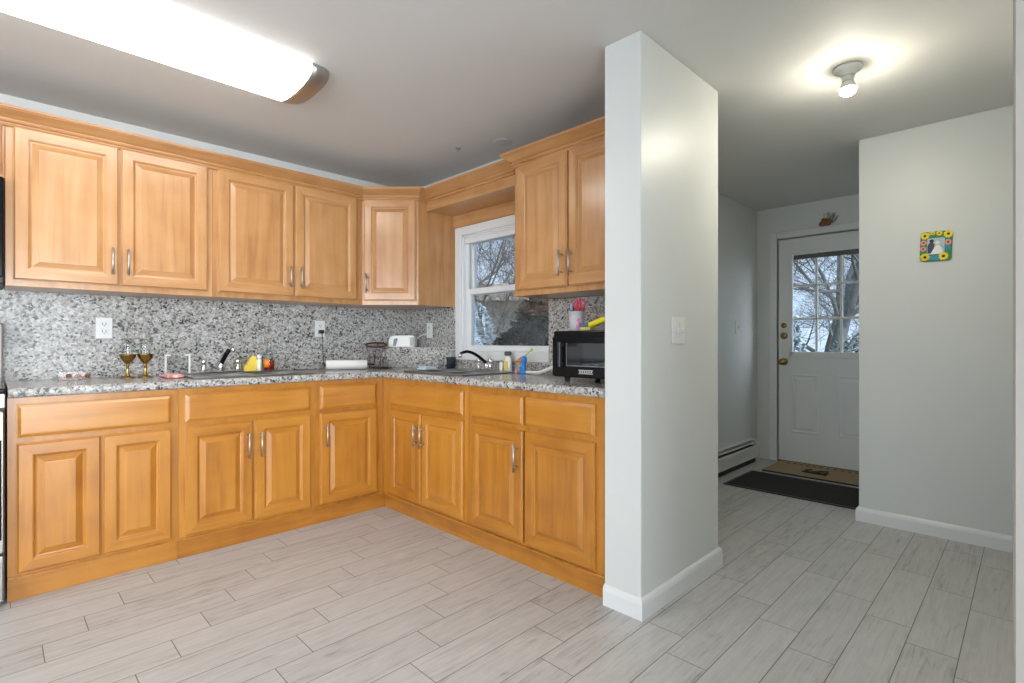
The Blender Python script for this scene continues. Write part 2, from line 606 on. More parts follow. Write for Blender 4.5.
for y0, y1, z0, z1 in ((2.915, 2.965, 1.046, 1.50), (2.128, 2.152, 1.046, 1.50), (2.152, 2.915, 1.046, 1.085), (2.152, 2.915, 1.457, 1.50)):
    b.box((xs, y0, z0), (xs + 0.034, y1, z1), 0.003)
ls = obj('lower_sash', b, vinyl_m, w)
obj('pane', MB().box((xs + 0.014, 2.152, 1.085), (xs + 0.018, 2.915, 1.457)), pane_m, ls)
b = MB().box((xs - 0.012, 2.52, 1.50), (xs + 0.006, 2.58, 1.512), 0.003)
obj('sash_lock', b, white_m, ls)
b = MB().box((XB + 0.004, 2.135, 1.832), (XB + 0.020, 2.965, 1.868), 0.003)
b.box((XB + 0.006, 2.14, 1.870), (XB + 0.014, 2.96, 1.883))
obj('roller_blind', b, vinyl_m, w)

# rear glazing
rw = thing('window_2', 'unseen side-wall window placed to light the picture wall', 'window', (BACK, -0.7, 0.25), kind='structure')
b = MB()
for y in (-0.89, 0.38, 1.64):
    b.box((BACK - 0.08, y, 0.27), (BACK - 0.03, y + 0.05, 2.08))
b.box((BACK - 0.08, -0.89, 0.26), (BACK - 0.03, 1.69, 0.31)).box((BACK - 0.08, -0.89, 2.04), (BACK - 0.03, 1.69, 2.09))
obj('window_frame', b, vinyl_m, rw)
rd = thing('door_2', 'glazed patio door frame in the rear wall', 'door', (-0.57, BACK, 0), kind='structure')
b = MB()
for x in (-2.19, -0.60, 0.98):
    b.box((x, BACK - 0.08, 0.0), (x + 0.06, BACK - 0.03, 2.13))
b.box((-2.19, BACK - 0.08, 2.08), (1.04, BACK - 0.03, 2.14)).box((-2.19, BACK - 0.08, 0), (1.04, BACK - 0.03, 0.05))
obj('door_frame', b, vinyl_m, rd)

# ------------------------------------------------------------------ entrance door
d = thing('door_1', 'white entrance door with nine-pane light', 'door', (DX, 1.272, 0), kind='structure')
xc = DX - 0.014
b = MB()
b.box((xc, DY1 + 0.008, 0), (DX, DY1 + 0.070, DZ + 0.07), 0.004).box((xc, DY0 - 0.070, 0), (DX, DY0 - 0.008, DZ + 0.07), 0.004)
b.box((xc, DY0 - 0.008, DZ + 0.008), (DX, DY1 + 0.008, DZ + 0.07), 0.004)
b.box((DX, DY1 - 0.0, 0), (DX + 0.1, DY1 + 0.008, DZ)).box((DX, DY0 - 0.008, 0), (DX + 0.1, DY0, DZ)).box((DX, DY0, DZ), (DX + 0.1, DY1, DZ + 0.008))
obj('door_casing', b, white_m, d)
# slab around the light
LY0, LY1, LZ0, LZ1 = 0.972, 1.572, 0.985, 1.915
x0, x1 = DX + 0.003, DX + 0.046
b = MB()
b.box((x0, DY0 + 0.0015, 0.014), (x1, DY1 - 0.0015, LZ0)).box((x0, DY0 + 0.0015, LZ1), (x1, DY1 - 0.0015, DZ - 0.0015))
b.box((x0, DY0 + 0.0015, LZ0), (x1, LY0, LZ1)).box((x0, LY1, LZ0), (x1, DY1 - 0.0015, LZ1))
slab = obj('door_slab', b, door_m, d)
for ya, yb in ((1.574, 1.344), (1.197, 0.967)):
    M = Matrix(((0, 0, -1, x0 + 0.003), (-1, 0, 0, ya), (0, 1, 0, 0.277), (0, 0, 0, 1)))
    pm = MB(M).rings_panel(ya - yb, 0.54, [(0, 0), (0.0, 0.006), (0.012, 0.010), (0.022, 0.004), (0.034, 0.004), (0.048, 0.009)], 0)
    obj('raised_panel', pm, door_m, slab)
b = MB()
for y0, y1, z0, z1 in ((LY0 - 0.02, LY1 + 0.012, LZ1 - 0.012, LZ1 + 0.022), (LY0 - 0.02, LY1 + 0.012, LZ0 - 0.02, LZ0 + 0.035), (LY0 - 0.015, LY0 + 0.022, LZ0, LZ1), (LY1 - 0.022, LY1 + 0.012, LZ0, LZ1)):
    b.box((x0 - 0.014, y0, z0), (x0 + 0.004, y1, z1), 0.004)
lf = obj('light_frame', b, door_m, d)
b = MB()
for y in (1.361, 1.168):
    b.box((x0 + 0.002, y - 0.010, LZ0 + 0.03), (x0 + 0.018, y + 0.010, LZ1 - 0.01), 0.003)
for z in (1.622, 1.318):
    b.box((x0 + 0.003, LY0 + 0.02, z - 0.010), (x0 + 0.017, LY1 - 0.02, z + 0.010), 0.003)
obj('muntin_grid', b, door_m, lf)
obj('pane', MB().box((x0 + 0.02, LY0 + 0.002, LZ0 + 0.002), (x0 + 0.024, LY1 - 0.002, LZ1 - 0.002)), pane_m, lf)
obj('blind_roll', MB().box((x0 - 0.002, LY0 + 0.024, 1.862), (x0 + 0.016, LY1 - 0.024, 1.902), 0.004), simple('grey_fabric_blind', (0.13, 0.13, 0.125), 0.8, noise=0.1, nscale=60), lf)


def knob_set(z, y, r, name, deep):
    M = Matrix.Translation((x0, y, z)) @ Matrix.Rotation(-PI / 2, 4, 'Y')
    k = MB(M)
    if deep:
        k.lathe([(r, 0), (r, 0.006), (r * 0.5, 0.012), (0.012, 0.02), (0.012, 0.034), (r * 0.8, 0.042), (r * 0.92, 0.058), (r * 0.75, 0.072), (0, 0.076)], n=20)
    else:
        k.lathe([(r, 0), (r, 0.010), (r * 0.8, 0.016), (r * 0.4, 0.018), (0, 0.018)], n=20)
        k.box((-0.004, -0.013, 0.016), (0.004, 0.013, 0.030), 0.002)
    obj(name, k, brass_m, d)


knob_set(0.925, 1.628, 0.033, 'door_knob', True)
knob_set(1.165, 1.628, 0.031, 'deadbolt', False)
knob_set(1.262, 1.628, 0.024, 'deadbolt', False)
b = MB().box((DX - 0.02, DY0, 0.0), (DX + 0.11, DY1, 0.014), 0.004)
obj('threshold', b, simple('bronze_threshold', (0.16, 0.12, 0.08), 0.4, 0.6, noise=0.1), d)

# ------------------------------------------------------------------ cabinets
FA, FB = 3.069, 1.853        # base face planes
UA, UB = 3.35, 2.133         # upper face planes
LTOP = 0.872
TKREC = 0.022


def frame_A(x, y, z):
    return Matrix(((1, 0, 0, x), (0, 0, -1, y), (0, 1, 0, z), (0, 0, 0, 1)))


def frame_B(x, y, z):
    return Matrix(((0, 0, -1, x), (-1, 0, 0, y), (0, 1, 0, z), (0, 0, 0, 1)))


S2 = math.sqrt(0.5)


def frame_D(x, y, z):
    return Matrix(((S2, 0, -S2, x), (-S2, 0, -S2, y), (0, 1, 0, z), (0, 0, 0, 1)))


DOOR_LOOPS = [(0, 0), (0, 0.014), (0.002, 0.0145), (0.007, 0.021), (0.050, 0.021), (0.051, 0.0195), (0.055, 0.018), (0.058, 0.0120), (0.063, 0.0105),
              (0.065, 0.0105), (0.087, 0.0190), (0.088, 0.0205), (0.091, 0.0210)]
FRONT_LOOPS = [(0, 0), (0, 0.011), (0.003, 0.0115), (0.014, 0.0195), (0.020, 0.020)]


def add_handle(M, u, z, parent, L=0.135):
    h = MB(M)
    h.tube([(u, z - L / 2, 0.052), (u, z + L / 2, 0.052)], 0.0052, 10)
    for s in (-1, 1):
        h.tube([(u, z + s * L * 0.34, 0.018), (u, z + s * L * 0.34, 0.052)], 0.0045, 8)
    return obj('handle', h, nickel_m, parent, label='brushed nickel bar handle')


def add_door(root, M, w, h, mats, handle=None):
    o = obj('door', MB(M).rings_panel(w, h, DOOR_LOOPS, 1), mats, root)
    if handle:
        add_handle(M, handle[0], handle[1], o)
    return o


def add_front(root, M, w, h, mats):
    return obj('drawer_front', MB(M).rings_panel(w, h, FRONT_LOOPS, 0), mats, root)


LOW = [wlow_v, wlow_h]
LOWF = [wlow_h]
HIGH = [wood_v, wood_h]


def base_A(label, x0, x1, doors, fronts, open_left=False):
    r = thing('base_cabinet', label, 'cabinet', ((x0 + x1) / 2, FA + 0.25, 0), 'base cabinets under the worktop')
    g = 0.0006
    b = MB()
    b.box((x0 + g, FA, 0.10), (x1 - g, FA + 0.02, LTOP)).box((x0 + g, FA + 0.02, 0.10), (x0 + 0.018, YA - 0.012, LTOP)).box((x1 - 0.018, FA + 0.02, 0.10), (x1 - g, YA - 0.012, LTOP))
    b.box((x0 + g, FA - 0.012, 0.10), (x1 - g - (0.012 if x1 > 1.8 else 0), FA, 0.109), 0.002)
    b.box((x0 + 0.018, FA + 0.02, 0.10), (x1 - 0.018, YA - 0.012, 0.118)).box((x0 + 0.018, YA - 0.018, 0.118), (x1 - 0.018, YA - 0.012, LTOP))
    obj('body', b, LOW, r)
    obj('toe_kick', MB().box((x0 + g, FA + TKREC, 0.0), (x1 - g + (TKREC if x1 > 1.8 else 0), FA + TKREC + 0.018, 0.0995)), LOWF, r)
    for a, c in fronts:
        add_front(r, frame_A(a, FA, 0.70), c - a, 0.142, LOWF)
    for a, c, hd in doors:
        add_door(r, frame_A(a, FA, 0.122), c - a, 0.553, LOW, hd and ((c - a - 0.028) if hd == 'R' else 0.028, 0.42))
    return r


def base_B(label, y0, y1, doors, fronts):
    """y0 nearer the viewer, y1 towards the corner."""
    r = thing('base_cabinet', label, 'cabinet', (FB + 0.25, (y0 + y1) / 2, 0), 'base cabinets under the worktop')
    g = 0.0006
    b = MB()
    b.box((FB, y0 + g, 0.10), (FB + 0.02, y1 - g, LTOP)).box((FB + 0.02, y0 + g, 0.10), (XB - 0.012, y0 + 0.018, LTOP)).box((FB + 0.02, y1 - 0.018, 0.10), (XB - 0.012, y1 - g, LTOP))
    b.box((FB - 0.012, y0 + g, 0.10), (FB, y1 - g - (0.012 if y1 > 3 else 0), 0.109), 0.002)
    b.box((FB + 0.02, y0 + 0.018, 0.10), (XB - 0.012, y1 - 0.018, 0.118)).box((XB - 0.018, y0 + 0.018, 0.118), (XB - 0.012, y1 - 0.018, LTOP))
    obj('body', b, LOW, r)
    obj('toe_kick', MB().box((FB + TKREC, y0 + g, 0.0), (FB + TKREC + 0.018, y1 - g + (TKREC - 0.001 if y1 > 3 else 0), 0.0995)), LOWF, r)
    for a, c in fronts:
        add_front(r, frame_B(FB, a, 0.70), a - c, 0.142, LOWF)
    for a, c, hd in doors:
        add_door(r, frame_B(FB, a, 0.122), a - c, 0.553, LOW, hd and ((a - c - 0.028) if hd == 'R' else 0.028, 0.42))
    return r


base_A('maple base cabinet beside the range, two doors without handles', 0.045, 0.669, [(0.074, 0.357, None), (0.364, 0.638, None)], [(0.074, 0.638)])
base_A('maple base cabinet under the left sink, two doors with bar handles', 0.669, 1.380, [(0.699, 1.022, 'R'), (1.032, 1.349, 'L')], [(0.699, 1.349)])
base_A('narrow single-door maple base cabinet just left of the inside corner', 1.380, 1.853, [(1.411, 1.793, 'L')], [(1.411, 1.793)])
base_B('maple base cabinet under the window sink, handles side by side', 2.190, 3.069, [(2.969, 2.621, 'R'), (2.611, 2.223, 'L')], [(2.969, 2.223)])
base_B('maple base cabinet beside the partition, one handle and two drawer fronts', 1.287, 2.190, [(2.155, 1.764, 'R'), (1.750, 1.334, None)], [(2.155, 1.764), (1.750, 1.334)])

UZ0, UZ1 = 1.372, 2.118
UDZ, UDH = 1.402, 0.712


def upper_A(label, x0, x1, doors, z0=UZ0, dz=UDZ, dh=UDH, hz=0.12):
    r = thing('wall_cabinet', label, 'cabinet', ((x0 + x1) / 2, UA + 0.16, z0), 'wall cabinets')
    g = 0.0006
    b = MB().box((x0 + g, UA, z0), (x1 - g, UA + 0.02, UZ1), 0.001).box((x0 + g, UA + 0.02, z0), (x1 - g, YA - 0.001, UZ1))
    obj('body', b, HIGH, r)
    for a, c, hd in doors:
        add_door(r, frame_A(a, UA, dz), c - a, dh, HIGH, hd and ((c - a - 0.028) if hd == 'R' else 0.028, hz))
    return r


upper_A('maple wall cabinet over the brass goblets, two tall doors', 0.042, 0.902, [(0.069, 0.463, 'R'), (0.472, 0.873, 'L')])
upper_A('maple wall cabinet over the left sink, next to the corner cabinet', 0.902, 1.852, [(0.930, 1.363, 'R'), (1.375, 1.801, 'L')])
upper_A('short maple wall cabinet above the over-range microwave', -0.722, 0.042, [(-0.70, -0.345, None), (-0.335, 0.034, None)], 1.862, 1.885, 0.229)

# diagonal corner cabinet
r = thing('corner_cabinet', 'diagonal maple wall cabinet across the inside corner, one door', 'cabinet', (2.2, 3.42, UZ0), 'wall cabinets')
e = 0.001
b = MB().prism([(1.853, 3.35), (2.133, 3.069), (XB - e, 3.069), (XB - e, YA - e), (1.853, YA - e)], UZ0, UZ1)
obj('body', b, HIGH, r)
Dl = (Vector((2.133, 3.069)) - Vector((1.853, 3.35))).length
add_door(r, frame_D(1.853 + S2 * 0.015, 3.35 - S2 * 0.015, UDZ), Dl - 0.032, UDH, HIGH, (0.026, 0.12))

# right wall cabinet, with its own crown
r = thing('wall_cabinet', 'maple wall cabinet right of the window, over the microwave', 'cabinet', (2.3, 1.7, UZ0), 'wall cabinets')
b = MB().box((UB, 1.287, UZ0), (UB + 0.02, 2.110, UZ1), 0.001).box((UB + 0.02, 1.287, UZ0), (XB - 0.001, 2.110, UZ1))
obj('body', b, HIGH, r)
add_door(r, frame_B(UB, 2.083, UDZ), 2.083 - 1.713, UDH, HIGH, (2.083 - 1.713 - 0.028, 0.12))
add_door(r, frame_B(UB, 1.703, UDZ), 1.703 - 1.315, UDH, HIGH, (0.028, 0.12))
CROWN = [(0, 2.108), (0.011, 2.108), (0.014, 2.113), (0.012, 2.119), (0.007, 2.121), (0.007, 2.125), (0.016, 2.127), (0.019, 2.133), (0.016, 2.138),
         (0.012, 2.140), (0.012, 2.144), (0.022, 2.149), (0.034, 2.159), (0.050, 2.171), (0.055, 2.174), (0.055, 2.178), (0.062, 2.179), (0.062, 2.191), (0, 2.191)]
obj('crown_moulding', MB().sweep([(2.30, 2.1103), (UB - 0.0003, 2.1103), (UB - 0.0003, 1.288)], CROWN, 1), [wood_h], r)

# crown over the left run and the corner
cm = MB().sweep([(-0.722, UA - 0.0007), (1.8526, UA - 0.0007), (2.1326, 3.0682), (2.200, 3.0682)], CROWN, 1)
tag(obj('crown_moulding', cm, [wood_h]), 'maple crown moulding along the top of the left cabinets and corner', 'moulding')

# bridge over the window
r = thing('window_valance', 'maple bridge above the window joining the corner and right cabinets', 'valance', (2.33, 2.6, 1.956))
ya, yb = 3.0675, 2.112
XV = 2.205
obj('fascia_board', MB().box((XV, yb, 2.046), (XV + 0.018, ya, 2.12)), [wood_h], r)
obj('crown_moulding', MB().sweep([(XV - 0.0003, ya), (XV - 0.0003, yb + 0.065)], CROWN, 1), [wood_h], r)
obj('soffit_board', MB().box((XV + 0.019, yb, 2.05), (XB - 0.001, ya, 2.066)), [wood_h], r)
obj('wall_board', MB().box((XB - 0.018, yb, 1.958), (XB - 0.0005, ya, 2.049)), [wood_h], r)

# ------------------------------------------------------------------ worktop and splashback
CT0, CT1 = 0.875, 0.914
b = MB()
hx0, hx1, hy0, hy1 = 0.79, 1.37, 3.17, 3.53
gx0, gx1, gy0, gy1 = 1.94, 2.27, 2.35, 2.87
for x0, x1, y0, y1 in ((0.047, hx0, FA, YA - 0.001), (hx1, XB - 0.001, FA, YA - 0.001), (hx0, hx1, FA, hy0), (hx0, hx1, hy1, YA - 0.001),
                       (FB, gx0, 1.287, FA), (gx1, XB - 0.001, 1.287, FA), (gx0, gx1, 1.287, gy0), (gx0, gx1, gy1, FA)):
    b.box((x0, y0, CT0), (x1, y1, CT1))
EDGE = [(-0.002, CT0), (0.022, CT0), (0.029, CT0 + 0.006), (0.032, CT0 + 0.016), (0.032, CT1 - 0.013), (0.028, CT1 - 0.004), (0.020, CT1), (-0.002, CT1)]
b.sweep([(0.047, FA), (FB, FA), (FB, 1.287)], EDGE, 1)
tag(obj('countertop', b, granite_m), 'L-shaped speckled grey granite countertop with rounded front edge', 'countertop')

tag(obj('backsplash', MB().box((0.047, YA - 0.018, CT1 + 0.0005), (XB - 0.02, YA - 0.0005, UZ0 - 0.001)), granite_m),
    'grey granite backsplash slab on the long wall under the cabinets', 'backsplash')
tag(obj('backsplash', MB().box((-0.75, YA - 0.018, 0.93), (0.0455, YA - 0.0005, 1.352)), granite_m),
    'grey granite backsplash slab behind the range', 'backsplash')
tag(obj('backsplash', MB().box((XB - 0.019, 3.050, CT1 + 0.0005), (XB - 0.0005, YA - 0.0185, UZ0 - 0.001)), granite_m),
    'narrow granite backsplash slab between the corner and the window', 'backsplash')
tag(obj('backsplash', MB().box((XB - 0.019, 2.0985, CT1 + 0.0005), (XB - 0.0005, 3.0495, 0.9785)), granite_m),
    'low granite strip beneath the window', 'backsplash')
tag(obj('backsplash', MB().box((XB - 0.05, 1.287, CT1 + 0.0005), (XB - 0.0005, 2.0975, UZ0 - 0.001), 0.002), granite_m),
    'granite backsplash slab right of the window, behind the microwave', 'backsplash')

# raised granite corner ledge with a rounded end
P0, P1, PC = Vector((2.125, YA - 0.0195)), Vector((XB - 0.0205, 3.085)), Vector((XB - 0.021, YA - 0.02))
prof = []
for k in range(9):
    a = PI / 2 * k / 8
    prof.append((0.30 * (1 - math.cos(a)), 0.157 * math.sin(a)))
prof.append((1.0, 0.157))
b = MB()
fr, bk = [], []
for s, z in prof + [(1.0, 0.0)]:
    p = P0.lerp(P1, s)
    q = p.lerp(PC, 0.97)
    fr.append(b.v((p.x, p.y, CT1 + 0.0006 + z)))
    bk.append(b.v((q.x, q.y, CT1 + 0.0006 + z)))
n = len(fr)
for i in range(n):
    b.face([fr[i], fr[(i + 1) % n], bk[(i + 1) % n], bk[i]])
b.face(fr[::-1]); b.face(bk)
tag(obj('corner_ledge', b, granite_m), 'raised granite ledge with rounded end in the counter corner', 'ledge')


# ------------------------------------------------------------------ sinks and taps
def sink(label, x0, x1, y0, y1, hole, split):
    r = thing('sink', label, 'sink', ((x0 + x1) / 2, (y0 + y1) / 2, CT1), 'stainless drop-in sinks')
    hx0, hx1, hy0, hy1 = hole
    z0 = CT1 + 0.0006
    b = MB()
    t = 0.012
    for a, c, e_, f in ((x0, x1, y0, hy0 + t), (x0, x1, hy1 - t, y1), (x0, hx0 + t, hy0 + t, hy1 - t), (hx1 - t, x1, hy0 + t, hy1 - t)):
        b.box((a, e_, z0), (c, f, z0 + 0.007), 0.002)
    ax = split[0]
    if ax == 'x':
        b.box((split[1] - 0.02, hy0 + t, z0 - 0.01), (split[1] + 0.02, hy1 - t, z0 + 0.005), 0.002)
        cells = [(hx0 + t, split[1] - 0.02, hy0 + t, hy1 - t), (split[1] + 0.02, hx1 - t, hy0 + t, hy1 - t)]
    else:
        b.box((hx0 + t, split[1] - 0.02, z0 - 0.01), (hx1 - t, split[1] + 0.02, z0 + 0.005), 0.002)
        cells = [(hx0 + t, hx1 - t, hy0 + t, split[1] - 0.02), (hx0 + t, hx1 - t, split[1] + 0.02, hy1 - t)]
    obj('rim', b, steel_m, r)
    for a, c, e_, f in cells:
        m = MB()
        top = [m.v(p) for p in ((a, e_, z0), (c, e_, z0), (c, f, z0), (a, f, z0))]
        k = 0.015
        bot = [m.v(p) for p in ((a + k, e_ + k, z0 - 0.17), (c - k, e_ + k, z0 - 0.17), (c - k, f - k, z0 - 0.17), (a + k, f - k, z0 - 0.17))]
        for i in range(4):
            m.face([top[i], top[(i + 1) % 4], bot[(i + 1) % 4], bot[i]])
        m.face(bot)
        bo = obj('bowl', m, steel_m, r)
        obj('drain', MB().lathe([(0.04, 0), (0.04, 0.004), (0.02, 0.003), (0, 0.003)], ((a + c) / 2, (e_ + f) / 2, z0 - 0.1695)), chrome_m, bo)
    return r


sink('stainless double sink in the long counter, left of the corner', 0.755, 1.405, 3.125, 3.62, (hx0, hx1, hy0, hy1), ('x', 1.08))
sink('stainless double sink beneath the window', 1.905, 2.375, 2.31, 2.91, (gx0, gx1, gy0, gy1), ('y', 2.61))
DECK = CT1 + 0.008

# left tap
f = thing('faucet', 'low chrome faucet with black pull-out handle at the left sink', 'faucet', (1.0, 3.575, DECK), 'sink faucets')
b = MB().box((0.89, 3.555, DECK), (1.13, 3.60, DECK + 0.012), 0.005, 2)
b.lathe([(0.024, 0), (0.022, 0.03), (0.016, 0.05), (0, 0.055)], (1.01, 3.578, DECK + 0.010))
obj('base', b, chrome_m, f)
b = MB().tube([(1.012, 3.576, DECK + 0.04), (1.016, 3.566, DECK + 0.07), (1.030, 3.54, DECK + 0.115), (1.042, 3.522, DECK + 0.140)], [0.011, 0.013, 0.014, 0.013], 12)
sp = obj('spout_handle', b, black_m, f)
b = MB().tube([(1.042, 3.522, DECK + 0.140), (1.050, 3.500, DECK + 0.150), (1.055, 3.480, DECK + 0.132)], [0.012, 0.012, 0.010], 12)
obj('spout_tip', b, chrome_m, f)
for x in (0.915, 1.108):
    b = MB().lathe([(0.020, 0), (0.018, 0.02), (0.010, 0.028), (0.010, 0.040), (0.016, 0.048), (0.017, 0.062), (0.012, 0.070), (0, 0.072)], (x, 3.578, DECK + 0.010), 16)
    obj('tap_handle', b, chrome_m, f)

# window tap
f = thing('faucet', 'black arched faucet on chrome base under the window', 'faucet', (2.345, 2.60, DECK), 'sink faucets')
b = MB().box((2.322, 2.53, DECK), (2.368, 2.685, DECK + 0.012), 0.005, 2)
b.lathe([(0.022, 0), (0.020, 0.025), (0.014, 0.04), (0, 0.042)], (2.345, 2.585, DECK + 0.010), 16)
obj('base', b, chrome_m, f)
pts = []
for k in range(9):
    a = k / 8
    pts.append((2.345 - 0.165 * a, 2.585 + 0.075 * a, DECK + 0.045 + 0.080 * math.sin(PI * 0.5 * min(1, a * 1.25)) - (0.012 * max(0, a - 0.8) / 0.2)))
b = MB().tube(pts, [0.010] * 8 + [0.009], 12)
obj('spout', b, black_m, f)
b = MB().tube([pts[-1], (pts[-1][0] - 0.004, pts[-1][1], pts[-1][2] - 0.028)], 0.011, 12)
obj('spout_tip', b, chrome_m, f)
for y in (2.548, 2.664):
    b = MB().lathe([(0.019, 0), (0.017, 0.02), (0.010, 0.028), (0.010, 0.036), (0.017, 0.044), (0.018, 0.060), (0.012, 0.066), (0, 0.068)], (2.345, y, DECK + 0.010), 16)
    obj('tap_handle', b, chrome_m, f)

# ------------------------------------------------------------------ range and over-range microwave
r = thing('range', 'stainless and black cooking range at the left edge', 'range', (-0.345, 3.35, 0))
rx0, rx1, ry = -0.722, 0.040, 3.045
obj('body', MB().box((rx0, ry + 0.012, 0.02), (rx1, YA - 0.03, 0.905), 0.003), blackmat_m, r)
b = MB().box((rx0, ry - 0.03, 0.900), (rx1, 3.58, 0.918), 0.006, 2)
ct = obj('cooktop', b, black_m, r)
for cx_, cy_, rr_ in ((-0.52, 3.2, 0.10), (-0.16, 3.2, 0.085), (-0.52, 3.44, 0.08), (-0.16, 3.44, 0.10)):
    obj('burner', MB().lathe([(rr_, 0), (rr_, 0.003), (rr_ * 0.9, 0.004), (0, 0.004)], (cx_, cy_, 0.918), 32), blackmat_m, ct)
obj('backguard', MB().box((rx0, 3.585, 0.905), (rx1, YA - 0.022, 1.205), 0.008, 2), simple('warm_grey_steel', (0.30, 0.28, 0.26), 0.45, 0.5, noise=0.05), r)
obj('control_panel', MB().box((rx0 + 0.12, 3.577, 1.06), (rx1 - 0.12, 3.586, 1.18), 0.003), black_m, r)
obj('control_band', MB().box((rx0, ry - 0.02, 0.835), (rx1, ry + 0.012, 0.898), 0.004), steel_m, r)
for k in range(4):
    M = Matrix.Translation((rx0 + 0.15 + 0.15 * k, ry - 0.02, 0.866)) @ Matrix.Rotation(PI / 2, 4, 'X')
    obj('knob', MB(M).lathe([(0.02, 0), (0.019, 0.018), (0.015, 0.022), (0, 0.022)], n=16), blackmat_m, r)
od = obj('oven_door', MB().box((rx0 + 0.004, ry - 0.03, 0.235), (rx1 - 0.004, ry + 0.010, 0.822), 0.005), steel_m, r)
obj('oven_glass', MB().box((rx0 + 0.03, ry - 0.034, 0.29), (rx1 - 0.012, ry - 0.030, 0.705), 0.001), black_m, od)
b = MB().tube([(rx0 + 0.05, ry - 0.075, 0.765), (rx1 - 0.03, ry - 0.075, 0.765)], 0.012, 12)
for x in (rx0 + 0.08, rx1 - 0.06):
    b.tube([(x, ry - 0.03, 0.765), (x, ry - 0.075, 0.765)], 0.009)
obj('oven_handle', b, steel_m, od)
obj('storage_drawer', MB().box((rx0 + 0.004, ry - 0.028, 0.03), (rx1 - 0.004, ry + 0.010, 0.222), 0.006), steel_m, r)

r = thing('over_range_microwave', 'stainless over-range microwave at the left edge', 'microwave', (-0.345, 3.45, 1.37), None)
obj('body', MB().box((rx0, 3.30, 1.372), (rx1 - 0.001, YA - 0.02, 1.858), 0.003), blackmat_m, r)
md = obj('door', MB().box((rx0, 3.272, 1.405), (-0.15, 3.30, 1.855), 0.004), steel_m, r)
obj('door_glass', MB().box((rx0 + 0.06, 3.268, 1.46), (-0.24, 3.273, 1.80), 0.001), black_m, md)
obj('door_handle', MB().tube([(-0.19, 3.272, 1.45), (-0.19, 3.235, 1.48), (-0.19, 3.235, 1.78), (-0.19, 3.272, 1.81)], 0.010), steel_m, md)
obj('control_panel', MB().box((-0.148, 3.275, 1.405), (rx1 - 0.004, 3.30, 1.855), 0.004), black_m, r)
obj('vent_grille', MB().box((rx0, 3.28, 1.374), (rx1 - 0.004, 3.30, 1.403), 0.003), blackmat_m, r)


# ------------------------------------------------------------------ outlets and switches
def outlet(label, M, group, switch=False, gangs=1):
    """M maps (u, up, out) to the wall; origin at the plate's centre."""
    o = thing('light_switch' if switch else 'outlet', label, 'switch' if switch else 'outlet', M @ Vector((0, 0, 0)), group)
    w_ = 0.037 if gangs == 1 else 0.058
    obj('cover_plate', MB(M).box((-w_, -0.059, 0.0005), (w_, 0.059, 0.006), 0.002), plate_m, o)
    if switch:
        for g_ in range(gangs):
            uo = 0 if gangs == 1 else (-0.023 + 0.046 * g_)
            t_ = MB(M).box((uo - 0.017, -0.034, 0.006), (uo + 0.017, 0.034, 0.009), 0.001)
            k = obj('rocker', t_, plate_m, o)
            obj('toggle', MB(M).box((uo - 0.005, -0.012, 0.009), (uo + 0.005, 0.010, 0.019), 0.002), plate_m, k)
    else:
        for s in (-1, 1):
            fc = obj('socket', MB(M).box((-0.017, s * 0.021 - 0.015, 0.006), (0.017, s * 0.021 + 0.015, 0.0085), 0.003), plate_m, o)
            sl = MB(M)
            for u in (-0.007, 0.007):
                sl.box((u - 0.0016, s * 0.021 - 0.003, 0.0083), (u + 0.0016, s * 0.021 + 0.008, 0.0092))
            sl.box((-0.003, s * 0.021 - 0.011, 0.0083), (0.003, s * 0.021 - 0.006, 0.0092))
            obj('slots', sl, slot_m, fc)
    return o


YS = YA - 0.018
outlet('white duplex outlet above the brass goblets', frame_A(0.442, YS, 1.188), 'wall outlets')
outlet('white outlet with black plug, left of the corner', frame_A(1.685, YS, 1.205), 'wall outlets')
outlet('white outlet beside the window, feeding the toaster', frame_B(XB - 0.019, 3.36, 1.20), 'wall outlets')
outlet('white two-gang light switch on the partition wall', frame_A(2.147, PY0, 1.163), 'light switches', True, 2)
outlet('small white light switch on the wall left of the entrance door', frame_A(4.715, HY, 1.24), 'light switches', True, 1)

b = MB().box((1.668, YS - 0.040, 1.170), (1.702, YS - 0.009, 1.196), 0.004)
pts = [(1.685, YS - 0.036, 1.172), (1.686, YS - 0.045, 1.12), (1.694, YS - 0.035, 1.02), (1.70, YS - 0.03, 0.95), (1.69, YS - 0.05, 0.923), (1.65, YS - 0.09, 0.919), (1.60, YS - 0.10, 0.919), (1.55, YS - 0.06, 0.919), (1.50, YS - 0.09, 0.919), (1.47, YS - 0.05, 0.919)]
cd = obj('power_cord', b, blackmat_m)
tag(cd, 'thin black power cord hanging from the outlet to the counter', 'cord')


def smooth_pts(p, n=5):
    p = [Vector(q) for q in p]
    out = []
    for i in range(len(p) - 1):
        a, b_, c, d_ = p[max(i - 1, 0)], p[i], p[i + 1], p[min(i + 2, len(p) - 1)]
        for k in range(n):
            t_ = k / n
            out.append(0.5 * ((2 * b_) + (c - a) * t_ + (2 * a - 5 * b_ + 4 * c - d_) * t_ ** 2 + (3 * b_ - a - 3 * c + d_) * t_ ** 3))
    out.append(p[-1])
    return out


obj('cable', MB().tube(smooth_pts(pts), 0.0028, 6), blackmat_m, cd)

